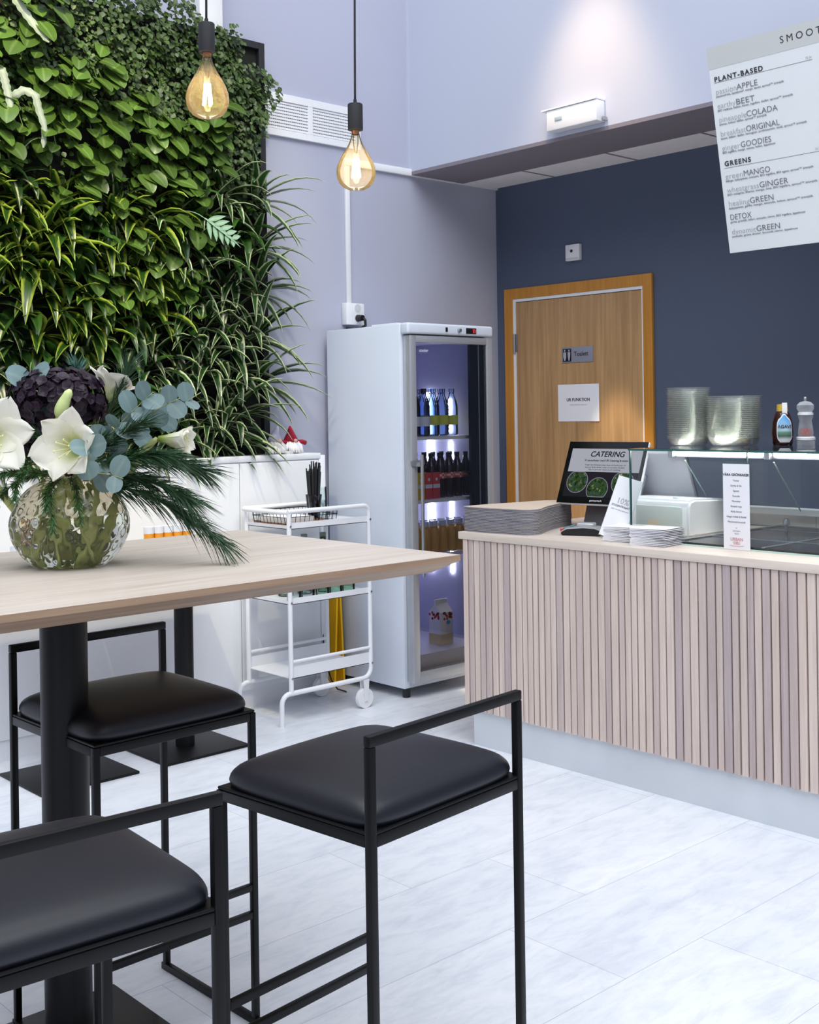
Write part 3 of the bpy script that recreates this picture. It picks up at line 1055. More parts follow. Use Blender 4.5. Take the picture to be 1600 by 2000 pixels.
carton('drink_carton', 'yellow drink carton on the second fridge shelf', None, plain('carton_yellow', srgb(206, 180, 40), 0.5), 4.145)
for y in (4.199, 4.253):
    carton('drink_carton', 'red drink carton beside the yellow one on the second fridge shelf', 'red cartons on the second fridge shelf', plain('carton_red', srgb(206, 70, 76), 0.5), y)
pD = bottle('juice_bottle', 'small amber juice bottle with a clear cap on the third fridge shelf', 'juice bottles on the third fridge shelf', M['bottle_amber'], plain('clear_cap', srgb(198, 206, 232), 0.2), M['bottle_amber'], 0.028, 0.165, 0.017, 0.03, 0.06, 0.035)
first = True
for r_i in range(2):
    for k in range(8):
        loc = (-4.46 - 0.075 * r_i, 4.075 + 0.062 * k, SH[2])
        if first:
            pD.location = loc
            first = False
        else:
            dup(pD, loc)

mk = thing('milk_carton', 'single white milk carton with red flowers on the fridge floor', 'carton', (-4.55, 4.39, 0.205))
b = NB()
x, y, w, z0 = -4.55, 4.39, 0.045, 0.205
add_box(b, (x - w, y - w, z0), (x + w, y + w, z0 + 0.17), 0.002)
add_prism(b, [(x - w, z0 + 0.17), (x + w, z0 + 0.17), (x + 0.003, z0 + 0.212), (x + 0.003, z0 + 0.235), (x - 0.003, z0 + 0.235), (x - 0.003, z0 + 0.212)], 'y', y - w, y + w)
obj('body', b, plain('milk_white', srgb(228, 226, 222), 0.4), mk)
box('base_print', (x - w - 0.0006, y - w - 0.0006, z0 + 0.001), (x + w + 0.0006, y + w + 0.0006, z0 + 0.055), plain('milk_straw', srgb(206, 184, 122), 0.5), mk)
b = NB()
for k in range(16):
    yy, zz = y - 0.038 + 0.076 * rnd.random(), z0 + 0.135 + 0.035 * rnd.random()
    add_cyl(b, (x + w, yy, zz), (x + w + 0.001, yy, zz), 0.0075, seg=8)
    xx = x - 0.038 + 0.076 * rnd.random()
    add_cyl(b, (xx, y - w, zz), (xx, y - w - 0.001, zz), 0.0075, seg=8)
obj('flower_print', b, plain('flower_red', srgb(206, 70, 60), 0.5), mk)
b = NB()
add_lathe(b, [(0, 0), (0.014, 0), (0, 0.001)], (0, 0, 0), 16)
for v in b.verts:
    v.co = Vector((x + w + v.co.z, y + 0.012 + v.co.x * 1.1, z0 + 0.115 + v.co.y * 0.8))
obj('blue_badge', b, plain('milk_blue', srgb(96, 160, 216), 0.5), mk)

# ------------------------------------------------------------------ service trolley
TX0, TX1, TY0, TY1 = -4.76, -4.42, 3.295, 3.782
tr = thing('serving_trolley', 'white metal serving trolley with three shelves beside the fridge', 'trolley', (-4.59, 3.54, 0))


def arc(c, r, a0, a1, plane, n=6):
    out = []
    for i in range(n + 1):
        a = a0 + (a1 - a0) * i / n
        out.append((c[0], c[1] + r * math.cos(a), c[2] + r * math.sin(a)))
    return out


for x in (TX0, TX1):
    pts = [(x, TY0 - 0.055, 0.0), (x, TY0 - 0.055, 0.10)] + arc((x, TY0 - 0.01, 0.10), 0.045, PI, PI / 2, 'yz')[1:] \
        + [(x, TY1 - 0.05, 0.145)] + arc((x, TY1 - 0.05, 0.195), 0.05, -PI / 2, 0, 'yz')[1:] \
        + [(x, TY1, 0.95)] + arc((x, TY1 - 0.035, 0.952), 0.035, 0, PI / 2, 'yz')[1:] + [(x, TY0 - 0.01, 0.987)]
    obj('side_tube', add_tube(NB(), pts, 0.0115, 12), M['white'], tr, smooth='angle')
    obj('upright', add_tube(NB(), [(x, TY0, 0.148), (x, TY0, 0.98)], 0.0115, 12), M['white'], tr, smooth='angle')
    obj('lower_rail', add_tube(NB(), [(x, TY0, 0.290), (x, TY1, 0.290)], 0.008, 10), M['white'], tr, smooth='angle')
    b = NB()
    for z in (0.92, 0.565, 0.215):
        for y in (TY0, TY1):
            s = 1 if x == TX1 else -1
            add_cyl(b, (x + s * 0.009, y, z), (x + s * 0.0145, y, z), 0.005, seg=10)
    obj('bolt', b, M['steel'], tr)
obj('end_handle', add_tube(NB(), [(TX1, TY0 - 0.01, 0.987), (TX1 - 0.02, TY0 - 0.03, 0.987), (TX0 + 0.02, TY0 - 0.03, 0.987), (TX0, TY0 - 0.01, 0.987)], 0.0115, 12), M['white'], tr, smooth='angle')
for z, lip in ((0.905, 0.03), (0.555, 0.03), (0.212, 0.055)):
    b = NB()
    add_box(b, (TX0, TY0, z), (TX1, TY1, z + 0.003))
    add_box(b, (TX1 - 0.002, TY0, z), (TX1, TY1, z + lip))
    add_box(b, (TX0, TY0, z), (TX0 + 0.002, TY1, z + lip))
    if z > 0.5:
        add_box(b, (TX0, TY0, z), (TX1, TY0 + 0.002, z + lip * 0.6))
        add_box(b, (TX0, TY1 - 0.002, z), (TX1, TY1, z + lip * 0.6))
    obj('shelf', b, M['white'], tr)
for x in (TX0, TX1):
    wh = NB()
    add_cyl(wh, (x - 0.011, 3.738, 0.048), (x + 0.011, 3.738, 0.048), 0.048, seg=36)
    w_ = obj('wheel', wh, M['white_plastic'], tr, smooth='angle')
    b = NB()
    add_cyl(b, (x - 0.016, 3.738, 0.048), (x + 0.016, 3.738, 0.048), 0.007, seg=12)
    obj('axle', b, M['steel'], w_, smooth='angle')
    b = NB()
    for s in (-1, 1):
        add_prism(b, [(3.722, 0.14), (3.757, 0.14), (3.748, 0.035), (3.728, 0.035)], 'x', x + s * 0.015 - 0.0015, x + s * 0.015 + 0.0015)
    obj('fork', b, M['white'], w_)

bk = thing('wire_basket', 'flat black wire basket with a brown base on the trolley top', 'basket', (-4.60, 3.475, 0.908))
bx0, bx1, by0, by1, bz0, bz1 = -4.745, -4.47, 3.31, 3.635, 0.922, 0.975
b = NB()
for z, o_ in ((bz1, 0), (bz1 - 0.02, 0.004), (bz0 + 0.004, 0.010)):
    P4 = [(bx0 + o_, by0 + o_, z), (bx1 - o_, by0 + o_, z), (bx1 - o_, by1 - o_, z), (bx0 + o_, by1 - o_, z)]
    for k in range(4):
        add_cyl(b, P4[k], P4[(k + 1) % 4], 0.0026 if z == bz1 else 0.0016, seg=6)
for k in range(12):
    y = by0 + 0.012 + k * (by1 - by0 - 0.024) / 11
    for x, s in ((bx0, 1), (bx1, -1)):
        add_cyl(b, (x, y, bz1), (x + s * 0.010, y, bz0), 0.0014, seg=5)
for k in range(10):
    x = bx0 + 0.012 + k * (bx1 - bx0 - 0.024) / 9
    for y, s in ((by0, 1), (by1, -1)):
        add_cyl(b, (x, y, bz1), (x, y + s * 0.010, bz0), 0.0014, seg=5)
obj('wire_frame', b, M['black_metal'], bk)
box('base', (bx0 + 0.008, by0 + 0.008, 0.909), (bx1 - 0.008, by1 - 0.008, 0.923), plain('brown_base', srgb(150, 98, 60), 0.6), bk, 0.003)
b = NB()
for k in range(7):
    add_box(b, (-4.71, by0 + 0.03, 0.9235 + k * 0.004), (-4.51, by1 - 0.12, 0.9267 + k * 0.004))
tag(obj('napkin_stack', b, M['paper'], None), 'white paper napkins lying in the black wire basket', 'napkins')

cup = thing('straw_cup', 'clear plastic cup full of black straws in the wire basket', 'cup', (-4.59, 3.575, 0.925))
obj('cup_body', add_lathe(NB(), [(0, 0), (0.030, 0), (0.031, 0.04), (0.041, 0.12), (0.0395, 0.12), (0.030, 0.04), (0.029, 0.003), (0, 0.003)], (-4.59, 3.575, 0.925), 24), thin_glass('smoky_cup', (0.72, 0.74, 0.80, 1), 1.4, 0.05), cup, smooth='angle')
sp = None
for k in range(42):
    a = rnd.random() * 2 * PI
    r0, r1 = 0.022 * math.sqrt(rnd.random()), 0
    r1 = r0 * 1.35 + 0.008
    h = 0.225 + 0.055 * rnd.random()
    p0 = Vector((-4.59 + r0 * math.cos(a), 3.575 + r0 * math.sin(a), 0.930))
    p1 = Vector((-4.59 + r1 * math.cos(a), 3.575 + r1 * math.sin(a), 0.930 + h))
    o = obj('drinking_straw', add_cyl(NB(), p0, p1, 0.0034, seg=7), M['black_plastic'], None, smooth='angle')
    tag(o, 'black drinking straw in the bundle standing in the plastic cup', 'straw', 'black straws in the cup')

gl = tag(obj('drinking_glass', add_lathe(NB(), [(0.036, 0), (0.0345, 0), (0.028, 0.095), (0, 0.097), (0, 0.102), (0.031, 0.101), (0.036, 0)], (0, 0, 0), 22), M['tumbler'], None, smooth='angle'), 'clear upturned glass at the bottom of the stack beside the straws', 'glass')
gl.location = (-4.70, 3.705, 0.9085)
dup(gl, (-4.70, 3.705, 0.972), label='clear upturned glass on top of the stack beside the straws')

M['bottle_green'] = thin_glass('green_glass', (0.80, 0.92, 0.84, 1), 1.42, 0.03)
cb = thing('glass_carafe', 'pale green glass carafe on the middle trolley shelf', 'carafe', (0, 0, 0), group='carafes on the middle trolley shelf')
obj('body', add_lathe(NB(), [(0, 0), (0.036, 0), (0.038, 0.01), (0.038, 0.15), (0.020, 0.21), (0.015, 0.25), (0.015, 0.272), (0.012, 0.272), (0.012, 0.25), (0.035, 0.15), (0.035, 0.008), (0, 0.006)], (0, 0, 0), 20), M['bottle_green'], cb, smooth=True)
obj('stopper', add_lathe(NB(), [(0, 0.262), (0.011, 0.262), (0.016, 0.28), (0.016, 0.292), (0, 0.292)], (0, 0, 0), 14), plain('stopper_grey', srgb(120, 132, 120), 0.5), cb, smooth=True)
cs = [(-4.65, 3.44), (-4.64, 3.55), (-4.63, 3.66)]
cb.location = cs[0] + (0.5585,)
for c in cs[1:]:
    dup(cb, c + (0.5585,))
for i, y in enumerate((3.36, 3.44, 3.53, 3.61, 3.69)):
    m_ = M['tumbler'] if i < 2 else M['bottle_green']
    g = tag(obj('tumbler', add_lathe(NB(), [(0, 0), (0.033, 0), (0.036, 0.07), (0.034, 0.07), (0.031, 0.006), (0, 0.006)], (0, 0, 0), 20), m_, None, smooth='angle'),
            'clear tumbler at the handle end of the middle trolley shelf' if i < 2 else 'pale green tumbler along the front of the middle trolley shelf', 'glass', 'tumblers on the middle trolley shelf')
    g.location = (-4.475, y, 0.5585)

ys = thing('wet_floor_sign', 'folded yellow floor sign leaning upright between trolley and fridge', 'floor sign', (-4.91, 3.94, 0))
for y0_, y1_ in ((3.905, 3.935), (3.970, 3.945)):
    b = NB()
    add_prism(b, [(y0_ - 0.006, 0.0), (y0_ + 0.006, 0.0), (y1_ + 0.005, 0.60), (y1_ - 0.005, 0.60)], 'x', -4.985, -4.855)
    obj('panel', b, M['yellow'], ys)
cordp = [(-4.82, 3.80, 0.30), (-4.80, 3.80, 0.16), (-4.79, 3.83, 0.06), (-4.78, 3.86, 0.012), (-4.72, 3.87, 0.006)]
tag(obj('floor_cable', add_tube(NB(), cordp, 0.004, 6), M['black_plastic'], None, smooth=True), 'thin dark cable hanging to the floor behind the trolley', 'cable')


# ------------------------------------------------------------------ low tables behind the big table
def low_table(cx, cy, label):
    t = thing('low_table', label, 'table', (cx, cy, 0), group='low pedestal tables along the cabinet')
    box('base_plate', (cx - 0.19, cy - 0.21, 0), (cx + 0.19, cy + 0.21, 0.012), M['black_metal'], t, 0.004)
    obj('pedestal', add_cyl(NB(), (cx, cy, 0.012), (cx, cy, 0.71), 0.041, seg=28), M['black_metal'], t, smooth='angle')
    box('tabletop', (cx - 0.28, cy - 0.265, 0.71), (cx + 0.28, cy + 0.265, 0.74), M['table_oak'], t, 0.004)


low_table(-4.455, 2.745, 'low table on a black pedestal nearest the trolley, behind the oak table')
low_table(-4.455, 2.205, 'low table on a black pedestal behind the nearest oak table column')
ob = thing('juice_jar', 'small jar of orange juice with a white lid just behind the oak table', 'jar', (0, 0, 0), group='orange juice jars behind the oak table')
obj('jar_body', add_lathe(NB(), [(0, 0), (0.019, 0), (0.021, 0.005), (0.021, 0.212), (0, 0.212)], (0, 0, 0), 16), plain('orange_juice', srgb(244, 160, 40), 0.3), ob, smooth='angle')
obj('jar_lid', add_lathe(NB(), [(0, 0.212), (0.0215, 0.212), (0.0215, 0.240), (0, 0.242)], (0, 0, 0), 16), M['white_plastic'], ob, smooth='angle')
for k in range(5):
    loc = (-4.375 + k * 0.004, 2.535 + k * 0.043, 0.74)
    if k == 0:
        ob.location = loc
    else:
        dup(ob, loc)
pb = thing('pepper_shaker', 'small black topped shaker behind the vase', 'shaker', (0, 0, 0), group='black topped shakers behind the vase')
obj('shaker_body', add_lathe(NB(), [(0, 0), (0.014, 0), (0.014, 0.176), (0, 0.176)], (0, 0, 0), 14), M['tumbler'], pb, smooth='angle')
obj('shaker_top', add_lathe(NB(), [(0, 0.176), (0.012, 0.176), (0.010, 0.194), (0, 0.197)], (0, 0, 0), 12), M['black_plastic'], pb, smooth='angle')
for k in range(3):
    loc = (-4.32 + 0.002 * k, 2.36 + 0.038 * k, 0.74)
    if k == 0:
        pb.location = loc
    else:
        dup(pb, loc)
wc = tag(obj('paper_cup', add_lathe(NB(), [(0, 0), (0.026, 0), (0.037, 0.205), (0.035, 0.205), (0.024, 0.004), (0, 0.004)], (0, 0, 0), 18), M['white_matt'], None, smooth='angle'), 'white paper cup far left behind the vase', 'cup', 'white paper cups behind the vase')
wc.location = (-4.40, 1.985, 0.74)
for k in range(1, 3):
    dup(wc, (-4.40, 1.985 + 0.078 * k, 0.74))

# ------------------------------------------------------------------ the big oak bar table
BX0, BX1, BY0, BY1, BZ = -2.955, -2.022, 0.10, 2.020, 1.10
bt = thing('bar_table', 'big oak topped bar table on a thick black column', 'table', (-2.485, 1.06, 0))
b = NB()
c_, T1, T2 = 0.050, 0.014, 0.042
lv = [(0, BZ), (0, BZ - T1), (c_, BZ - T2)]
rings = []
for (o_, z) in lv:
    rings.append([b.verts.new((BX0 + o_, BY0 + o_, z)), b.verts.new((BX1 - o_, BY0 + o_, z)), b.verts.new((BX1 - o_, BY1 - o_, z)), b.verts.new((BX0 + o_, BY1 - o_, z))])
ft = b.faces.new(rings[0])
b.faces.new(rings[2][::-1])
for A, B in zip(rings, rings[1:]):
    for k in range(4):
        f = b.faces.new((A[k], B[k], B[(k + 1) % 4], A[(k + 1) % 4]))
        f.material_index = 1
for f in b.faces:
    if f is not ft:
        f.material_index = 1
obj('tabletop', b, [M['table_oak'], M['table_edge']], bt)
for y in (1.22, 0.50):
    obj('column', add_cyl(NB(), (-2.485, y, 0.012), (-2.485, y, BZ - T2), 0.052, seg=36), M['black_metal'], bt, smooth='angle')
    box('base_plate', (-2.725, y - 0.24, 0), (-2.245, y + 0.24, 0.012), M['black_metal'], bt, 0.004)


# ------------------------------------------------------------------ bar stools (built facing -x, back at +x)
def make_stool(label):
    t = thing('bar_stool', label, 'stool', (0, 0, 0), group='black bar stools around the oak table')
    hx, hy, q, zs, zr = 0.203, 0.212, 0.0079, 0.74, 0.908

    def sq(lo, hi):
        return add_box(NB(), lo, hi, 0.0025, 2)
    for y in (-hy + q, hy - q):
        obj('back_leg', sq((hx - 2 * q, y - q, 0.017), (hx, y + q, zr - 0.019)), M['black_metal'], t, smooth='angle')
        obj('front_leg', sq((-hx, y - q, 0.017), (-hx + 2 * q, y + q, zs)), M['black_metal'], t, smooth='angle')
        obj('runner', sq((-hx - 0.008, y - q, 0), (hx + 0.008, y + q, 0.018)), M['black_metal'], t, smooth='angle')
    obj('back_rail', sq((hx - 2 * q, -hy, zr - 0.019), (hx, hy, zr)), M['black_metal'], t, smooth='angle')
    b = NB()
    g = 0.0006
    for lo, hi in (((-hx + g, -hy + 2 * q, zs - 0.020), (-hx + 2 * q - g, hy - 2 * q, zs)), ((hx - 2 * q + g, -hy + 2 * q, zs - 0.020), (hx - g, hy - 2 * q, zs)),
                   ((-hx + 2 * q, -hy + g, zs - 0.020), (hx - 2 * q, -hy + 2 * q - g, zs)), ((-hx + 2 * q, hy - 2 * q + g, zs - 0.020), (hx - 2 * q, hy - g, zs))):
        add_box(b, lo, hi, 0.002)
    obj('seat_frame', b, M['black_metal'], t, smooth='angle')
    obj('seat_panel', add_box(NB(), (-hx + 0.002, -hy + 0.002, zs + 0.0004), (hx - 0.002, hy - 0.002, zs + 0.006), 0.002), M['black_metal'], t)
    for z in (0.335, 0.270):
        obj('footrest_bar', sq((-hx + 0.0006, -hy + 2 * q, z - 0.0165), (-hx + 2 * q - 0.0006, hy - 2 * q, z + 0.0005)), M['black_metal'], t, smooth='angle')
    # domed cushion
    b = NB()
    n = 22
    ax, ay = hx - 0.004, hy - 0.003
    top, bot = [], []
    for i in range(n + 1):
        u = -1 + 2 * i / n
        rt, rb = [], []
        for j in range(n + 1):
            v = -1 + 2 * j / n
            uu, vv = math.sin(u * PI / 2) , math.sin(v * PI / 2)
            # rounded square plan
            k = 1 - 0.035 * (abs(uu) ** 6) * (abs(vv) ** 6) * 2
            e_ = max(abs(uu), abs(vv))
            dome = (1 - abs(uu) ** 9) ** 0.5 * (1 - abs(vv) ** 9) ** 0.5
            rt.append(b.verts.new((uu * ax * k, vv * ay * k, zs + 0.018 + 0.036 * dome + 0.014 * (1 - uu * uu) * (1 - vv * vv))))
            rb.append(b.verts.new((uu * ax * k * 0.985, vv * ay * k * 0.985, zs + 0.0064)))
        top.append(rt)
        bot.append(rb)
    for i in range(n):
        for j in range(n):
            b.faces.new((top[i][j], top[i + 1][j], top[i + 1][j + 1], top[i][j + 1]))
            b.faces.new((bot[i][j], bot[i][j + 1], bot[i + 1][j + 1], bot[i + 1][j]))
    edge = [(i, 0) for i in range(n)] + [(n, j) for j in range(n)] + [(i, n) for i in range(n, 0, -1)] + [(0, j) for j in range(n, 0, -1)]
    for (i, j), (i2, j2) in zip(edge, edge[1:] + edge[:1]):
        b.faces.new((top[i][j], bot[i][j], bot[i2][j2], top[i2][j2]))
    obj('cushion', b, M['leather'], t, smooth=True)
    return t


st = make_stool('black bar stool in front, its whole back rail facing us, beside the wood slatted counter')
st.location = (-1.718, 1.466, 0)
st.rotation_euler = (0, 0, R(5.5))
dup(st, (-1.650, 0.748, 0), R(-4.5), 'black bar stool nearest the viewer, cut off by the left picture edge')
dup(st, (-2.518, 1.408, 0), PI + R(1), 'black bar stool on the far side of the oak table, behind the thick column')

# ------------------------------------------------------------------ counter
KX, KY = -3.598, 3.660
CX1 = -0.9
cn = thing('service_counter', 'long counter base clad in vertical pale oak slats with a steel kick plate', 'counter', (-2.3, 3.9, 0))
box('carcass', (KX + 0.005, KY + 0.012, 0.02), (CX1, 4.55, 0.887), M['slat_back'], cn)
box('kick_plate', (KX, KY + 0.002, 0), (CX1, KY + 0.012, 0.175), M['kick'], cn)
sb = NB()
x = KX - 0.036
k = 0
while x < CX1:
    w = (0.026, 0.031, 0.028, 0.024, 0.030)[(k * 7 + k // 3) % 5]
    d = (0.016, 0.013, 0.016, 0.014)[(k * 5 + k // 2) % 4]
    add_box(sb, (x, KY - d, 0.152), (x + w, KY + 0.002, 0.887), 0.002, 1)
    x += w + 0.0052
    k += 1
obj('slat_cladding', sb, M['slat'], cn)
box('slat_batten', (KX - 0.036, KY + 0.0015, 0.152), (KX + 0.006, KY + 0.011, 0.887), M['slat_back'], cn)
wt = thing('worktop', 'long pale oak worktop lying on the slatted counter', 'worktop', (-2.3, 4.0, 0.889))
box('board', (KX - 0.058, KY - 0.022, 0.888), (CX1, 4.70, 0.920), M['worktop'], wt, 0.003)

# glass food display on the worktop
GX0, GX1, GYF, GZT = -2.868, -0.95, 3.823, 1.286
gc = thing('glass_display_case', 'glass food display case with lit tubes on the counter', 'display case', (-2.0, 4.2, 0.92))
box('front_pane', (GX0, GYF, 0.921), (-2.345, GYF + 0.006, GZT - 0.008), M['glass'], gc)
box('front_pane', (-2.342, GYF, 0.921), (GX1, GYF + 0.006, GZT - 0.008), M['glass'], gc)
box('top_shelf', (GX0 - 0.004, GYF - 0.006, GZT - 0.008), (GX1, 4.62, GZT), M['glass'], gc)
b = NB()
add_box(b, (GX0 - 0.004, GYF - 0.0068, GZT - 0.0075), (GX1, GYF - 0.0060, GZT - 0.0005))
add_box(b, (GX0 - 0.003, GYF - 0.001, 0.921), (GX0 + 0.003, GYF + 0.0065, GZT - 0.008))
add_box(b, (-2.3455, GYF - 0.0008, 0.921), (-2.3415, GYF + 0.0065, GZT - 0.008))
obj('pane_edge', b, M['glass_edge'], gc)
box('bottom_edge', (GX0, GYF - 0.0015, 0.9205), (GX1, GYF + 0.0075, 0.9255), M['glass_edge_light'], gc)
for (xa, xb) in ((GX0 + 0.002, -2.465), (-2.455, GX1)):
    b = NB()
    vs = [b.verts.new(p) for p in ((xa, 4.20, 1.225), (xb, 4.20, 1.225), (xb, 4.40, 1.02), (xa, 4.40, 1.02))]
    b.faces.new(vs)
    bmesh.ops.solidify(b, geom=b.faces[:], thickness=0.005)
    sp_ = obj('sloping_pane', b, M['glass'], gc)
    b = NB()
    add_tube(b, [(xa, 4.20, 1.225), (xa, 4.40, 1.02)], 0.0028, 6)
    obj('polished_edge', b, M['glass_edge_light'], sp_)
box('lamp_rail', (-2.925, 4.205, 1.238), (GX1, 4.245, 1.248), plain('rail_grey', srgb(96, 98, 110), 0.5), gc)
b = NB()
add_cyl(b, (-2.915, 4.2, 1.258), (-2.505, 4.2, 1.258), 0.0125, seg=16)
add_cyl(b, (-2.45, 4.2, 1.258), (-1.30, 4.2, 1.258), 0.0125, seg=16)
obj('lamp_tube', b, M['tube'], gc, smooth='angle')
b = NB()
for x in (-2.93, -2.478):
    add_box(b, (x - 0.012, 4.185, 1.235), (x + 0.012, 4.215, 1.278), 0.003)
obj('lamp_holder', b, M['steel'], gc)
dk = box('deck', (-2.66, 3.835, 0.9205), (GX1, 4.60, 0.932), plain('deck_black', srgb(52, 50, 54), 0.18, var=0.1), gc)
b = NB()
add_box(b, (-2.672, 3.835, 0.9205), (-2.652, 4.60, 0.936))
for y in (4.06, 4.42, 4.585):
    add_box(b, (-2.652, y, 0.931), (GX1, y + 0.012, 0.935))
for x in (-2.30, -1.85, -1.4):
    add_box(b, (x, 3.84, 0.931), (x + 0.014, 4.59, 0.9345))
obj('deck_trim', b, M['steel'], gc)
kn = NB()
add_cyl(kn, (-2.52, 4.40, 0.932), (-2.52, 4.40, 0.962), 0.006, seg=10)
add_lathe(kn, [(0, 0.957), (0.014, 0.96), (0.014, 0.972), (0.009, 0.985), (0, 0.987)], (-2.52, 4.40, 0), 14)
obj('lid_knob', kn, M['steel'], gc, smooth='angle')
b = NB()
add_box(b, (-3.0, 4.66, 0.921), (GX1, 4.68, 1.0), 0.002)
add_box(b, (-3.0, 4.625, 0.975), (GX1, 4.68, 1.006), 0.003)
obj('rear_rail', b, M['white_matt'], gc)
b = NB()
for x in (-2.93, -2.53, -2.02):
    add_box(b, (x, 4.6575, 0.925), (x + 0.003, 4.6605, 0.975))
obj('rail_joint', b, M['paper_grey'], gc)

mc = thing('menu_card', 'tall narrow white menu card standing against the front glass', 'menu', (-2.386, GYF, 0.92))
box('card', (-2.441, GYF - 0.006, 0.921), (-2.331, GYF - 0.0045, 1.236), M['paper'], mc)
for i, (s, zz, sz, m_, bo) in enumerate([('VÅRA GRÖNSAKER', 0.272, 0.0125, M['ink'], 0.0003), ('Tomat', 0.252, 0.0095, M['ink_mid'], 0), ('Gurka & lök', 0.233, 0.0095, M['ink_mid'], 0), ('Spenat', 0.214, 0.0095, M['ink_mid'], 0), ('Ruccola', 0.195, 0.0095, M['ink_mid'], 0), ('Morötter', 0.176, 0.0095, M['ink_mid'], 0),
                                          ('Rostad majs', 0.157, 0.0095, M['ink_mid'], 0), ('Röda bönor', 0.138, 0.0095, M['ink_mid'], 0), ('Inlagd rödkål & fänkål', 0.119, 0.0095, M['ink_mid'], 0), ('Marinerad broccoli', 0.100, 0.0095, M['ink_mid'], 0), ('av', 0.079, 0.008, M['ink_pale'], 0), ('säsongens', 0.068, 0.008, M['ink_pale'], 0), ('skörd', 0.058, 0.008, M['ink_pale'], 0)]):
    text(mc, s, (0, -0.0066, zz), sz, m_, align='CENTER', bold=bo)
text(mc, 'URBAN', (0, -0.0066, 0.034), 0.016, M['ink_red'], align='CENTER', bold=0.0002, name='emblem')
text(mc, 'DELI', (0, -0.0066, 0.021), 0.014, M['ink_red'], align='CENTER', bold=0.0002, name='emblem')
b = NB()
add_tube(b, [(-2.386 + 0.035 * math.sin(a), GYF - 0.0066, 0.938 - 0.004 * math.cos(a * 1.3)) for a in [R(-60 + 12 * i) for i in range(11)]], 0.0007, 5)
obj('emblem_arc', b, M['ink_red'], mc)

# ------------------------------------------------------------------ things on the glass top
t = NT('lid_plastic')
tr_ = t.n('ShaderNodeBsdfTransparent')
tr_.inputs[0].default_value = (0.97, 0.98, 0.97, 1)
pb_ = t.n('ShaderNodeBsdfPrincipled')
pb_.inputs['Base Color'].default_value = srgb(204, 206, 200)
pb_.inputs['Roughness'].default_value = 0.22
pb_.inputs['Metallic'].default_value = 0.55
lw_ = t.n('ShaderNodeLayerWeight')
lw_.inputs[0].default_value = 0.35
mr_ = t.n('ShaderNodeMapRange')
t.l(lw_.outputs['Facing'], mr_.inputs[0])
mr_.inputs[3].default_value, mr_.inputs[4].default_value = 0.06, 0.5
mx_ = t.n('ShaderNodeMixShader')
t.l(mr_.outputs[0], mx_.inputs[0])
t.l(tr_.outputs[0], mx_.inputs[1])
t.l(pb_.outputs[0], mx_.inputs[2])
t.l(mx_.outputs[0], t.out.inputs[0])
M['lid_plastic'] = t.m
t2 = NT('bowl_rim')
pb2 = t2.n('ShaderNodeBsdfPrincipled')
pb2.inputs['Base Color'].default_value = srgb(196, 200, 196)
pb2.inputs['Roughness'].default_value = 0.2
pb2.inputs['Metallic'].default_value = 0.4
tr2 = t2.n('ShaderNodeBsdfTransparent')
mx2 = t2.n('ShaderNodeMixShader')
mx2.inputs[0].default_value = 0.42
t2.l(tr2.outputs[0], mx2.inputs[1])
t2.l(pb2.outputs[0], mx2.inputs[2])
t2.l(mx2.outputs[0], t2.out.inputs[0])
M['bowl_rim'] = t2.m


def lid_stack(cx, cy, n, rx, ry, pitch, name, label, group, skirt):
    p = None
    for k in range(n):
        z = GZT + 0.0005 + k * pitch
        if p is None:
            b = NB()
            add_lathe(b, [(0, 0.001), (0.76, 0.001), (0.82, 0.004), (0.955, skirt), (1.0, skirt), (1.0, skirt + 0.0022)], (0, 0, 0), 40)
            for f in b.faces:
                if min(v.co.z for v in f.verts) >= skirt - 1e-5 and max(v.co.z for v in f.verts) > skirt + 0.001:
                    f.material_index = 1
            for v in b.verts:
                v.co.x *= rx
                v.co.y *= ry
            p = tag(obj(name, b, [M['lid_plastic'], M['bowl_rim']], None, smooth='angle'), label, 'bowl', group)
            p.location = (cx, cy, z)
        else:
            dup(p, (cx + (rnd.random() - 0.5) * 0.003, cy + (rnd.random() - 0.5) * 0.003, z))


lid_stack(-2.90, 4.28, 27, 0.092, 0.092, 0.0081, 'plastic_bowl', 'clear plastic bowl in the taller stack on the display glass', 'taller stack of clear plastic bowls', 0.030)
lid_stack(-2.70, 4.31, 22, 0.113, 0.113, 0.0080, 'plastic_bowl', 'clear plastic bowl in the shorter wider stack on the display glass', 'shorter wider stack of clear plastic bowls', 0.034)

ag = thing('agave_bottle', 'squeeze bottle of dark agave syrup with a blue label on the display glass', 'bottle', (-2.53, 4.40, GZT))
c3 = (-2.53, 4.40, GZT)
b = NB()
add_lathe(b, [(0, 0), (0.036, 0), (0.040, 0.01), (0.043, 0.05), (0.040, 0.09), (0.030, 0.125), (0.022, 0.14), (0, 0.14)], c3, 26)
obj('body', b, plain('agave_syrup', srgb(52, 22, 20), 0.15, var=0.1), ag, smooth=True)
obj('cap', add_lathe(NB(), [(0, 0.138), (0.023, 0.138), (0.022, 0.166), (0, 0.168)], c3, 20), plain('cap_gold', srgb(190, 160, 60), 0.4), ag, smooth='angle')
ang0 = math.atan2(-0.737, 0.676)   # the label looks towards the seating side


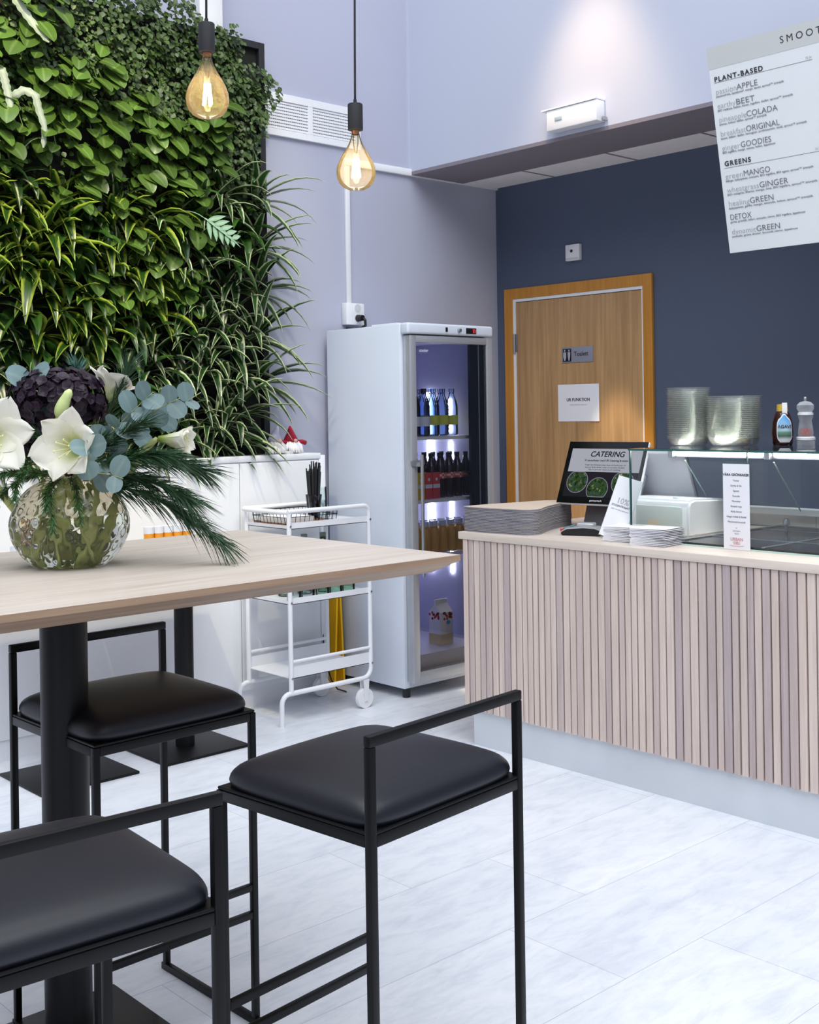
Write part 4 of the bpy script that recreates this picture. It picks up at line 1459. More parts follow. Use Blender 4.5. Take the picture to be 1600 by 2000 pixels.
def wrap_label(bm, prof, c, z0, z1, wfun, lift, n=14, m=10):
    rows = []
    for i in range(m + 1):
        z = z0 + (z1 - z0) * i / m
        for (ra, za), (rb, zb) in zip(prof, prof[1:]):
            if za <= z <= zb:
                r = ra + (rb - ra) * (z - za) / max(1e-6, zb - za)
        half = wfun(i / m) / max(r, 1e-4)
        rows.append([bm.verts.new((c[0] + (r + lift) * math.cos(ang0 - half + 2 * half * j / n), c[1] + (r + lift) * math.sin(ang0 - half + 2 * half * j / n), c[2] + z)) for j in range(n + 1)])
    for A, B in zip(rows, rows[1:]):
        for j in range(n):
            bm.faces.new((A[j], A[j + 1], B[j + 1], B[j]))


prof = [(0.036, 0), (0.040, 0.01), (0.043, 0.05), (0.040, 0.09), (0.030, 0.125), (0.022, 0.14)]
b = NB()
wrap_label(b, prof, c3, 0.012, 0.128, lambda t: 0.033 * math.sqrt(max(0.02, 1 - abs(2 * t - 0.75) ** 3.0 * (0.75 if t > 0.37 else 1.6))), 0.0010)
lab = obj('label', b, M['paper'], ag, smooth=True)
t = NT('agave_label_print')
sp2 = t.n('ShaderNodeSeparateXYZ')
t.l(t.coord('Object'), sp2.inputs[0])
mr = t.n('ShaderNodeMapRange')
t.l(sp2.outputs[2], mr.inputs[0])
mr.inputs[1].default_value, mr.inputs[2].default_value = 0.012, 0.125
t.pbsdf(t.ramp(mr.outputs[0], [(0.10, srgb(216, 216, 220)), (0.22, srgb(66, 100, 84)), (0.36, srgb(110, 150, 130)), (0.44, srgb(190, 220, 236)), (0.85, srgb(92, 166, 226))]), 0.4)
b = NB()
wrap_label(b, prof, c3, 0.016, 0.122, lambda t_: 0.029 * math.sqrt(max(0.02, 1 - abs(2 * t_ - 0.75) ** 3.0 * (0.75 if t_ > 0.37 else 1.6))), 0.0016)
obj('label_print', b, t.m, ag, smooth=True)
nrm = Vector((math.cos(ang0), math.sin(ang0), 0))
text(ag, 'AGAVE', tuple(nrm * 0.0440 + Vector((0, 0, 0.070))), 0.0185, M['ink'], rot=(PI / 2, 0, ang0 + PI / 2), align='CENTER', bold=0.0003)
b = NB()
add_box(b, (-0.010, -0.0008, 0), (0.010, 0.0008, 0.055))
for v in b.verts:
    v.co = Vector((c3[0], c3[1], c3[2] + 0.118)) + Vector((-math.sin(ang0), math.cos(ang0), 0)) * (v.co.x + 0.004) + nrm * (0.026 + v.co.y - (0.003 if v.co.z > 0.02 else 0)) + Vector((0, 0, v.co.z))
obj('seal_strip', b, M['paper'], ag)

t3 = NT('mill_acrylic')
p3 = t3.n('ShaderNodeBsdfPrincipled')
p3.inputs['Base Color'].default_value = srgb(236, 238, 244)
p3.inputs['Roughness'].default_value = 0.12
r3 = t3.n('ShaderNodeBsdfTransparent')
l3 = t3.n('ShaderNodeLayerWeight')
l3.inputs[0].default_value = 0.4
g3 = t3.n('ShaderNodeMapRange')
t3.l(l3.outputs['Facing'], g3.inputs[0])
g3.inputs[3].default_value, g3.inputs[4].default_value = 0.16, 0.85
x3 = t3.n('ShaderNodeMixShader')
t3.l(g3.outputs[0], x3.inputs[0])
t3.l(r3.outputs[0], x3.inputs[1])
t3.l(p3.outputs[0], x3.inputs[2])
t3.l(x3.outputs[0], t3.out.inputs[0])
M['mill'] = t3.m
sm = thing('spice_mill', 'clear plastic spice mill with red contents at the end of the display glass', 'spice mill', (-2.455, 4.45, GZT))
c4 = (-2.455, 4.45, GZT)
obj('body', add_lathe(NB(), [(0, 0), (0.036, 0), (0.036, 0.026), (0.030, 0.034), (0.031, 0.05), (0.028, 0.075), (0.024, 0.10), (0.030, 0.112), (0.030, 0.124), (0, 0.124)], c4, 26), M['mill'], sm, smooth='angle')
obj('filling', add_lathe(NB(), [(0, 0.036), (0.024, 0.036), (0.023, 0.066), (0, 0.070)], c4, 18), plain('chilli_flakes', srgb(170, 60, 44), 0.8, var=0.5, scale=160), sm, smooth='angle')
obj('base_ring', add_lathe(NB(), [(0.0362, 0.018), (0.038, 0.020), (0.038, 0.030), (0.033, 0.034)], c4, 24), M['white_plastic'], sm, smooth='angle')
obj('collar', add_lathe(NB(), [(0.024, 0.118), (0.032, 0.122), (0.030, 0.132), (0.024, 0.134)], c4, 24), M['white_plastic'], sm, smooth='angle')
obj('head', add_lathe(NB(), [(0, 0.134), (0.026, 0.134), (0.034, 0.146), (0.034, 0.162), (0.022, 0.174), (0.008, 0.178), (0, 0.178)], c4, 26), M['mill'], sm, smooth='angle')
obj('finial', add_lathe(NB(), [(0, 0.178), (0.005, 0.178), (0.008, 0.188), (0.005, 0.196), (0, 0.197)], c4, 14), M['steel'], sm, smooth=True)

# ------------------------------------------------------------------ things on the worktop
# stack of wavy kraft boards
outline = []
stk = [(-3.640, 3.672), (-3.52, 3.668), (-3.43, 3.682), (-3.36, 3.688), (-3.315, 3.700), (-3.292, 3.735), (-3.305, 3.79), (-3.345, 3.86), (-3.385, 3.95), (-3.42, 4.05), (-3.445, 4.14), (-3.475, 4.185), (-3.55, 4.19), (-3.60, 4.10), (-3.61, 4.0), (-3.635, 3.9), (-3.650, 3.80), (-3.655, 3.70)]


def catmull(P, n=4):
    out = []
    L = len(P)
    for i in range(L):
        p0, p1, p2, p3 = [Vector(P[(i + k) % L]) for k in (-1, 0, 1, 2)]
        for j in range(n):
            t = j / n
            out.append(0.5 * ((2 * p1) + (p2 - p0) * t + (2 * p0 - 5 * p1 + 4 * p2 - p3) * t * t + (3 * p1 - p0 - 3 * p2 + p3) * t ** 3))
    return out


sm_out = catmull(stk)
cxy = Vector((-3.46, 3.9))
first = None
for k in range(17):
    z = 0.9205 + k * 0.0064
    if first is None:
        b = NB()
        add_prism(b, [(p.x - cxy.x, p.y - cxy.y) for p in sm_out], 'z', 0, 0.0046)
        for f in b.faces:
            if f.normal.z > 0.9:
                f.material_index = 1
        first = tag(obj('serving_board', b, [M['card_grey'], M['kraft']], None), 'thin wavy edged grey board in the stack at the end of the oak worktop', 'board', 'stack of wavy edged boards on the worktop')
        first.location = (cxy.x, cxy.y, z)
    else:
        r = dup(first, (cxy.x + (rnd.random() - 0.5) * 0.003, cxy.y + (rnd.random() - 0.5) * 0.003, z))
        if k == 16:
            r['label'] = 'topmost wavy edged board of the stack, its pale wooden face up'

# till with two screens
ps = thing('till_terminal', 'black framed touch screen till showing a catering page, on a grey stand', 'till', (-3.25, 4.15, 0.92))
b = NB()
add_box(b, (-3.35, 4.06, 0.921), (-3.15, 4.28, 0.935), 0.004)
add_prism(b, [(4.10, 0.93), (4.24, 0.93), (4.215, 1.10), (4.155, 1.10)], 'x', -3.335, -3.195)
obj('stand', b, plain('stand_grey', srgb(110, 108, 112), 0.35, 0.4), ps)
# screen plane: leans back, faces the seating side
scr = bpy.data.objects.new('customer_screen', None)
COL.objects.link(scr)
scr.parent = ps
scr.location = (-3.246 + 3.25, 4.125 - 4.15, 1.165 - 0.92)
scr.rotation_euler = (R(-24), 0, R(6))
sw_, sh_ = 0.205, 0.150
obj('housing', add_box(NB(), (-sw_, 0.0, -sh_), (sw_, 0.022, sh_), 0.010, 3), M['white_plastic'], scr, smooth='angle', local=True)
obj('bezel', add_box(NB(), (-sw_ + 0.004, -0.0016, -sh_ + 0.004), (sw_ - 0.004, 0.002, sh_ - 0.004), 0.0008, 1), M['screen_black'], scr, local=True)
obj('page', add_box(NB(), (-sw_ + 0.028, -0.0022, 0.002), (sw_ - 0.02, -0.0014, sh_ - 0.038)), M['screen_grey'], scr, local=True)
obj('photo_panel', add_box(NB(), (-sw_ + 0.028, -0.0022, -sh_ + 0.034), (sw_ - 0.02, -0.0014, 0.002)), glow('photo_dark', srgb(52, 50, 58), 0.5), scr, local=True)
t = NT('salad_picture')
nf = t.noise(t.coord('Object'), 55, 4, 0.7)
em_ = t.n('ShaderNodeEmission')
t.l(t.ramp(nf, [(0.35, srgb(28, 36, 34)), (0.5, srgb(70, 104, 44)), (0.58, srgb(60, 64, 110)), (0.66, srgb(190, 196, 60))]), em_.inputs[0])
em_.inputs[1].default_value = 0.6
t.l(em_.outputs[0], t.out.inputs[0])
b = NB()
b2 = NB()
for (px_, pz_, rr) in ((-0.115, -0.045, 0.050), (-0.005, -0.078, 0.050), (0.115, -0.045, 0.050)):
    pts = []
    for i in range(40):
        a = 2 * PI * i / 40
        pts.append((px_ + rr * math.cos(a), max(-sh_ + 0.0345, min(0.0015, pz_ + rr * math.sin(a)))))
    add_prism(b, pts, 'y', -0.0028, -0.0020)
    ring = [(px_ + (rr + 0.003) * math.cos(2 * PI * i / 40), -0.0030, max(-sh_ + 0.036, min(0.0, pz_ + (rr + 0.003) * math.sin(2 * PI * i / 40)))) for i in range(40)]
    add_tube(b2, ring, 0.0016, 5, closed=True)
obj('salad_photo', b, t.m, scr, local=True)
obj('plate_rim', b2, glow('rim_grey', srgb(150, 152, 170), 0.7), scr, local=True)
ink_s = glow('screen_ink', srgb(40, 40, 48), 0.4)
text(scr, 'CATERING', (0.010, -0.0026, 0.074), 0.036, ink_s, align='CENTER', bold=0.0006, shear=0.15)
text(scr, 'Vi samarbetar med UR Catering & event', (0.010, -0.0026, 0.052), 0.0135, ink_s, align='CENTER', bold=0.0002)
for i, s in enumerate(('Vi lagar mat till bokade möten, fester och konferenser och', 'levererar färska sallader, wraps och smoothies till jobbet', 'fråga oss gärna här i kassan om din beställning')):
    text(scr, s, (0.010, -0.0026, 0.032 - i * 0.011), 0.0088, ink_s, align='CENTER')
text(scr, 'partnertech', (0.0, -0.0022, -sh_ + 0.014), 0.013, M['white_plastic'], align='CENTER', name='maker_mark')
scr2 = bpy.data.objects.new('operator_screen', None)
COL.objects.link(scr2)
scr2.parent = ps
scr2.location = (-3.06 + 3.25, 4.25 - 4.15, 1.145 - 0.92)
scr2.rotation_euler = (R(28), 0, R(8))
obj('rear_shell', add_box(NB(), (-0.19, -0.006, -0.125), (0.175, 0.016, 0.125), 0.006, 3), plain('shell_grey', srgb(196, 198, 208), 0.4), scr2, smooth='angle', local=True)
obj('dark_front', add_box(NB(), (-0.188, 0.0155, -0.123), (0.173, 0.022, 0.123), 0.002, 1), M['screen_black'], scr2, local=True)
b = NB()
add_tube(b, [(-3.13, 4.19, 0.935), (-3.12, 4.185, 1.02), (-3.105, 4.20, 1.10), (-3.10, 4.23, 1.15)], [0.022, 0.022, 0.020, 0.018], 14)
obj('screen_arm', b, plain('arm_grey', srgb(150, 154, 168), 0.35, 0.4), ps, smooth='angle')

rp = thing('receipt_printer', 'white rounded machine behind the display glass next to the till', 'printer', (-2.93, 4.18, 0.92))
b = NB()
pr = [(4.03, 0.921), (4.34, 0.921), (4.34, 1.03), (4.325, 1.055), (4.30, 1.065), (4.08, 1.075), (4.05, 1.068), (4.035, 1.045)]
add_prism(b, pr, 'x', -3.10, -2.74)
bmesh.ops.bevel(b, geom=b.edges[:], offset=0.010, segments=3, affect='EDGES', clamp_overlap=True)
obj('housing', b, M['white_plastic'], rp, smooth='angle')
box('hinge_button', (-2.84, 4.07, 1.070), (-2.815, 4.09, 1.080), M['white'], rp, 0.002)
box('front_cover', (-2.99, 4.022, 0.928), (-2.77, 4.032, 1.045), plain('cover_grey', srgb(206, 214, 210), 0.35), rp, 0.004)
box('paper_slot', (-2.862, 4.019, 0.935), (-2.858, 4.023, 0.965), M['black_plastic'], rp)
box('sticker', (-2.93, 4.0205, 0.935), (-2.872, 4.0225, 0.985), plain('sticker_cream', srgb(224, 206, 180), 0.6), rp)
text(rp, 'epson', (-3.085 + 2.93, 4.0335 - 4.18, 0.105), 0.014, plain('maker_red', srgb(206, 60, 50), 0.5), name='maker_mark')

pt_ = thing('card_terminal', 'black and silver card payment terminal lying on the worktop', 'card terminal', (-3.14, 3.86, 0.921), (0, 0, R(22)))
L_ = pt_.location
b = NB()
add_prism(b, [(-0.085, 0.0), (0.085, 0.0), (0.088, 0.020), (0.06, 0.034), (0.01, 0.036), (-0.06, 0.030), (-0.088, 0.014)], 'y', -0.036, 0.036)
bmesh.ops.bevel(b, geom=b.edges[:], offset=0.004, segments=2, affect='EDGES', clamp_overlap=True)
obj('body', b, M['black_plastic'], pt_, smooth='angle', local=True)
b = NB()
add_prism(b, [(-0.086, 0.017), (-0.06, 0.0325), (0.01, 0.0385), (0.06, 0.0365), (0.088, 0.024), (0.088, 0.020), (0.06, 0.030), (0.01, 0.032), (-0.06, 0.026), (-0.087, 0.012)], 'y', -0.0375, 0.0375)
obj('silver_trim', b, M['alu'], pt_, local=True)
obj('printer_bump', add_box(NB(), (-0.02, -0.03, 0.034), (0.05, 0.03, 0.052), 0.006, 3), M['alu'], pt_, smooth='angle', local=True)
b = NB()
for i in range(3):
    for j in range(4):
        add_box(b, (-0.078 + i * 0.014, -0.026 + j * 0.014, 0.024 + i * 0.004), (-0.068 + i * 0.014, -0.017 + j * 0.014, 0.032 + i * 0.004), 0.002, 1)
obj('keypad', b, plain('key_teal', srgb(90, 130, 136), 0.4), pt_, local=True)
for i, c in enumerate(((206, 40, 60), (230, 190, 50), (60, 190, 120))):
    obj('function_key', add_box(NB(), (-0.092, -0.026 + i * 0.018, 0.014), (-0.080, -0.012 + i * 0.018, 0.026), 0.002, 1), plain('key_colour', srgb(*c), 0.4), pt_, local=True)

# leaning leaflet stand
ls = thing('leaflet_sign', 'narrow white discount leaflet leaning back beside the card terminal', 'sign', (-2.965, 3.815, 0.9205), (R(-17), R(13.5), R(8)))
obj('acrylic_back', add_box(NB(), (-0.058, 0.002, 0), (0.058, 0.005, 0.262)), M['tumbler'], ls, local=True)
obj('leaflet', add_box(NB(), (-0.055, -0.001, 0.004), (0.055, 0.0015, 0.258)), M['paper'], ls, local=True)
text(ls, '10%', (0.0, -0.0016, 0.148), 0.034, M['ink_pale'], align='CENTER', bold=0.0002)
text(ls, 'STUDENTRABATT', (0.0, -0.0016, 0.134), 0.011, M['ink_mid'], align='CENTER', bold=0.0002)
text(ls, 'gäller mot giltig legitimation', (0.0, -0.0016, 0.120), 0.0072, M['ink_pale'], align='CENTER')
text(ls, 'UR', (0.0, -0.0016, 0.022), 0.022, M['ink_pale'], align='CENTER', name='emblem')

# stacks of folded leaflets
def leaflet_stack(cx, cy, rz, n, label, group, top_label, wx, wy):
    p = None
    z = 0.9205
    for k in range(n):
        th = 0.0062
        if p is None:
            b = NB()
            add_prism(b, [(-wx, 0), (wx, 0), (wx, 0.0014), (-wx + 0.004, 0.0030), (wx, 0.0050), (wx - 0.001, 0.0058), (-wx + 0.002, 0.0052), (-wx - 0.001, 0.0028)], 'y', -wy, wy)
            p = tag(obj('folded_leaflet', b, M['paper'], None), label, 'leaflet', group)
            p.location = (cx, cy, z)
            p.rotation_euler = (0, 0, rz)
        else:
            r = dup(p, (cx + (rnd.random() - 0.5) * 0.006, cy + (rnd.random() - 0.5) * 0.006, z), rz + (rnd.random() - 0.5) * 0.08)
            if k == n - 1:
                r['label'] = top_label
        z += th
    return z


zt_ = leaflet_stack(-2.86, 3.80, R(6), 10, 'folded white leaflet in the stack nearest the card terminal', 'leaflet stack nearest the card terminal', 'skewed topmost white leaflet of the stack nearest the card terminal', 0.075, 0.070)
leaflet_stack(-2.70, 3.765, R(4), 11, 'folded white leaflet in the stack nearest the menu card', 'leaflet stack nearest the menu card', 'topmost white leaflet of the stack nearest the menu card', 0.075, 0.075)

# small things behind the counter, on the back wall
bp = thing('bottle_opener', 'small wooden plate hanging on the slate wall behind the display glass', 'wall plate', (-3.02, YW, 1.10))
bw = wood('plate_wood', srgb(170, 130, 80), srgb(206, 168, 120), 'z')
b = NB()
add_prism(b, [(-3.345, 1.285), (-3.285, 1.285), (-3.285, 1.195), (-3.318, 1.195)], 'y', YW - 0.02, YW - 0.001)
obj('plate', b, bw, bp)
obj('hole', add_cyl(NB(), (-3.31, YW - 0.0215, 1.255), (-3.31, YW - 0.019, 1.255), 0.010, seg=14), M['black_plastic'], bp)
wsx = thing('wall_switch', 'white light switch on the slate wall behind the second screen', 'switch', (-3.78, YW, 1.10))
box('plate', (-3.85, YW - 0.02, 1.07), (-3.72, YW - 0.001, 1.19), M['white_plastic'], wsx, 0.004)
box('rocker', (-3.825, YW - 0.026, 1.09), (-3.745, YW - 0.018, 1.17), M['white'], wsx, 0.003)

# ------------------------------------------------------------------ hanging menu board
BT = R(10.45)
mb = thing('menu_board', 'big white smoothie menu board tilted forward high above the counter', 'menu board', (-2.795, 4.45, 2.103), (BT, 0, 0))
BW, BH = 1.05, 0.861
obj('board', add_box(NB(), (0, 0, 0), (BW, 0.012, BH), 0.001, 1), plain('board_white', srgb(222, 226, 230), 0.55, var=0.01), mb, local=True)
obj('header', add_box(NB(), (0, -0.001, 0.772), (BW, 0.0005, BH)), plain('board_grey', srgb(196, 198, 198), 0.55, var=0.01), mb, local=True)
b = NB()
for z in (0.7135, 0.358):
    add_box(b, (0.020, -0.0008, z - 0.0007), (0.463, 0.0004, z + 0.0007))
obj('rule', b, M['ink_mid'], mb, local=True)


def mtext(s, x, z, size, m, bold=0.0, spacing=1.0, width=None, align='LEFT'):
    return text(mb, s, (x, -0.0016, z), size, m, bold=bold, spacing=spacing, width=width, align=align)


mtext('SMOOTHIES', 0.334, 0.804, 0.040, M['ink'], 0.0, 1.5)
mtext('PLANT-BASED', 0.021, 0.7175, 0.0285, M['ink'], 0.0008, 1.25, 0.226)
mtext('75 kr', 0.435, 0.720, 0.013, M['ink_pale'])
mtext('GREENS', 0.024, 0.3665, 0.0285, M['ink'], 0.0008, 1.25, 0.125)
mtext('75 kr', 0.435, 0.364, 0.013, M['ink_pale'])
rows_ = [(0.6655, 'passion', 'APPLE', 0.096, 0.193, 'passionsfrukt, äppeljuice*, mango, banan, sproud™ ärtmjölk', 0.312),
         (0.6065, 'earthy', 'BEET', 0.085, 0.170, 'BIO rödbeta, hallon, banan, ingefära, dadlar, sproud™ ärtmjölk', 0.345),
         (0.5495, 'pineapple', 'COLADA', 0.127, 0.268, 'ananas, kokos, dadlar, sproud™ ärtmjölk', 0.222),
         (0.4905, 'breakfast', 'ORIGINAL', 0.118, 0.270, 'banan, blåbär, dadlar, havregryn, jordnötssmör, vanilj, sproud™ ärtmjölk', 0.392),
         (0.4310, 'ginger', 'GOODIES', 0.085, 0.225, 'BIO ingefära, mango, ananas, hallon, äppelmust', 0.246),
         (0.3120, 'green', 'MANGO', 0.083, 0.205, 'mango, babyspenat, avocado, BIO ingefära, BIO agave, sproud™ ärtmjölk', 0.400),
         (0.2545, 'wheatgrass', 'GINGER', 0.150, 0.280, 'BIO vetegräs, ananas, mango, lime, BIO ingefära, sproud™ ärtmjölk', 0.410),
         (0.1970, 'healing', 'GREEN', 0.098, 0.207, 'babyspenat, gurka, mango, avocado, kokos, sproud™ ärtmjölk', 0.385),
         (0.1390, '', 'DETOX', 0.0, 0.100, 'gurka, grönkål, selleri, avocado, citron, BIO ingefära, äppelmust', 0.345),
         (0.0775, 'dynamic', 'GREEN', 0.114, 0.222, 'avocado, gröna druvor, broccoli, citron, äppelmust', 0.305)]
for (z, a_, b_, wa, wb, ds, wd) in rows_:
    if a_:
        mtext(a_, 0.021, z, 0.034, M['ink_pale'], -0.0004, 1.0, wa)
    mtext(b_, 0.021 + wa + (0.003 if a_ else 0), z, 0.034, M['ink_mid'], -0.0002, 1.0, wb - wa)
    mtext(ds, 0.021, z - 0.0125, 0.0125, M['ink_mid'], 0, 1.0, wd)
b = NB()
for x in (0.55, 0.95):
    add_box(b, (x - 0.012, 0.012, 0.74), (x + 0.012, 0.33, 0.765))
obj('bracket', b, M['alu'], mb, local=True)


# ------------------------------------------------------------------ pendant bulbs
def pendant(label, c, sc):
    p = thing('pendant_lamp', label, 'lamp', c, group='bare bulb pendants over the table')
    x, y, z = c
    prof = [(0.0105, 0.0), (0.0115, -0.012), (0.0135, -0.026), (0.019, -0.046), (0.029, -0.070), (0.0405, -0.093), (0.050, -0.115), (0.0565, -0.137), (0.0585, -0.158), (0.0565, -0.178), (0.050, -0.197), (0.038, -0.212), (0.022, -0.2215), (0.0, -0.2245)]
    prof = [(r * sc, zz * sc * 0.805) for r, zz in prof]
    sk = -0.078 * sc
    obj('socket', add_lathe(NB(), [(0, 0), (0.021 * sc, 0), (0.0225 * sc, -0.003 * sc), (0.0225 * sc, sk), (0.019 * sc, sk - 0.001), (0.0, sk - 0.001)], c, 28), M['black_matt'], p, smooth='angle')
    obj('cord_grip', add_lathe(NB(), [(0, 0.014 * sc), (0.005 * sc, 0.013 * sc), (0.006 * sc, 0.0), (0, 0)], c, 12), M['black_matt'], p, smooth='angle')
    cp = [(x + 0.006 * math.sin(k * 0.9) * min(1, k / 4), y + 0.005 * math.sin(k * 0.7 + 0.6) * min(1, k / 4), z + 0.012 + k * 0.16) for k in range(14)]
    obj('cord', add_tube(NB(), cp, 0.0032 * sc, 8), M['black_plastic'], p, smooth=True)
    cb_ = (x, y, z + sk)
    bulb = obj('bulb', add_lathe(NB(), prof, cb_, 40), M['amber_bulb'], p, smooth=True)
    obj('screw_cap', add_lathe(NB(), [(0.0115 * sc, 0.0), (0.0115 * sc, -0.010 * sc), (0.0105 * sc, -0.014 * sc)], cb_, 20), plain('brass', srgb(176, 120, 80), 0.3, 0.8), bulb, smooth='angle')
    obj('glass_stem', add_lathe(NB(), [(0.009 * sc, -0.012 * sc), (0.008 * sc, -0.04 * sc), (0.004 * sc, -0.068 * sc), (0, -0.070 * sc)], cb_, 14), M['tumbler'], bulb, smooth=True)
    b = NB()
    for k in range(4):
        a = PI / 2 * k + 0.4
        p0 = (x + 0.006 * sc * math.cos(a), y + 0.006 * sc * math.sin(a), cb_[2] - 0.085 * sc)
        p1 = (x + 0.012 * sc * math.cos(a), y + 0.012 * sc * math.sin(a), cb_[2] - 0.142 * sc)
        add_cyl(b, p0, p1, 0.0036 * sc, seg=8)
    obj('filament', b, M['filament'], bulb)
    return p


pendant('left bare amber light bulb in a black socket, in front of the plant wall', (-2.717, 1.773, 2.505), 1.0)
pendant('right bare amber light bulb in a black socket, in front of the vent grille', (-2.699, 2.280, 2.367), 1.0)

# ------------------------------------------------------------------ vase and bouquet
VX, VY, VZ = -2.568, 1.281, BZ
VC = Vector((VX, VY, VZ + 0.0008))
AR = Vector((0.6769, 0.7361, 0))     # across the table front, away from the window side
AF = Vector((0.7361, -0.6769, 0))    # towards the seats


def V(a, b_, c):
    """Point of the bouquet: a across, b_ above the table, c towards the seats."""
    return VC + AR * a + AF * c + Vector((0, 0, b_))


va = thing('glass_vase', 'round dimpled glass vase of water and flowers on the oak table', 'vase', tuple(VC))
outer = [(0.0, 0.0), (0.070, 0.0), (0.086, 0.004), (0.104, 0.020), (0.122, 0.045), (0.133, 0.070), (0.1365, 0.092), (0.134, 0.115), (0.124, 0.142), (0.108, 0.166), (0.088, 0.185), (0.066, 0.198), (0.054, 0.206), (0.050, 0.214), (0.0515, 0.226), (0.055, 0.232)]


def smooth_prof(P, n=5):
    out = []
    for i in range(len(P) - 1):
        p0, p1, p2, p3 = [Vector(P[max(0, min(len(P) - 1, i + k))]) for k in (-1, 0, 1, 2)]
        for j in range(n):
            t = j / n
            q = 0.5 * ((2 * p1) + (p2 - p0) * t + (2 * p0 - 5 * p1 + 4 * p2 - p3) * t * t + (3 * p1 - p0 - 3 * p2 + p3) * t ** 3)
            out.append((max(0, q.x), max(0, q.y)))
    out.append(P[-1])
    return out


def dimple(a, r, z):
    if z < 0.012 or z > 0.195:
        return r
    row = (z - 0.024) / 0.0285
    best = 0
    for rr in (math.floor(row), math.floor(row) + 1):
        n = 22 if 0 < rr < 5 else 18
        off = 0.5 * (rr % 2)
        k = round(a / (2 * PI) * n - off)
        da = (a - (k + off) * 2 * PI / n) * r
        dz = (row - rr) * 0.0285
        q = (da * da + dz * dz) / 0.0142 ** 2
        if q < 1:
            best = max(best, (1 - q) ** 0.9)
    return r - 0.0062 * best


op = smooth_prof(outer)
b = NB()
add_lathe(b, op, VC, 176, warp=dimple)
ip = [(max(0, r - 0.0045), z) for r, z in op[::-1] if z > 0.006]
b2 = add_lathe(b, [op[-1], (op[-1][0] - 0.0022, op[-1][1] + 0.002)] + ip + [(0, 0.007)], VC, 88, warp=None)
bmesh.ops.remove_doubles(b, verts=b.verts[:], dist=0.00005)
obj('vase_glass', b, solid_glass('vase_glass', srgb(250, 249, 243), 1.27), va, smooth=True)
WL = 0.121
wp = [(0, 0.0085)] + [(max(0, r - 0.0062), max(0.0085, z)) for r, z in op if 0.006 < z < WL] + [(0.1265, WL), (0, WL)]
obj('water', add_lathe(NB(), wp, VC, 64), solid_glass('vase_water', srgb(247, 248, 236), 1.07), va, smooth='angle')

M['stem'] = plain('flower_stem', srgb(176, 182, 118), 0.5, var=0.15)
M['twig'] = plain('twig', srgb(84, 66, 44), 0.7, var=0.15)
M['pine'] = plain('pine_needles', srgb(40, 74, 44), 0.5, var=0.3, scale=30)
M['fir'] = plain('fir_needles', srgb(46, 92, 40), 0.5, var=0.3, scale=30)
M['blue_spruce'] = plain('blue_spruce_needles', srgb(96, 140, 128), 0.5, var=0.2, scale=30)
M['euca'] = leaf_mat('eucalyptus_leaf', srgb(128, 154, 156), srgb(142, 166, 162), 0.05, 0.5, 0.15, var=0.35)
M['hydrangea'] = leaf_mat('dark_hydrangea_petal', srgb(54, 28, 56), srgb(38, 20, 42), 0.2, 0.55, 0.15, var=0.6)


def petal_mat():
    t = NT('amaryllis_petal')
    c = t.n('ShaderNodeTexCoord')
    sp_ = t.n('ShaderNodeSeparateXYZ')
    t.l(c.outputs['UV'], sp_.inputs[0])
    col = t.ramp(sp_.outputs[1], [(0.05, srgb(160, 186, 60)), (0.38, srgb(226, 232, 184)), (0.62, srgb(246, 244, 232))])
    p = t.n('ShaderNodeBsdfPrincipled')
    t.l(col, p.inputs['Base Color'])
    p.inputs['Roughness'].default_value = 0.5
    tl = t.n('ShaderNodeBsdfTranslucent')
    t.l(col, tl.inputs[0])
    mx = t.n('ShaderNodeMixShader')
    mx.inputs[0].default_value = 0.3
    t.l(p.outputs[0], mx.inputs[1])
    t.l(tl.outputs[0], mx.inputs[2])
    t.l(mx.outputs[0], t.out.inputs[0])
    return t.m


M['petal'] = petal_mat()


def axes(ax):
    ax = ax.normalized()
    u = ax.cross(Vector((0, 0, 1)))
    u = u.normalized() if u.length > 1e-3 else Vector((1, 0, 0))
    return ax, u, ax.cross(u).normalized()


def curve(p0, p1, p2, n=14):
    return [p0 * (1 - t) ** 2 + p1 * 2 * t * (1 - t) + p2 * t * t for t in [i / n for i in range(n + 1)]]


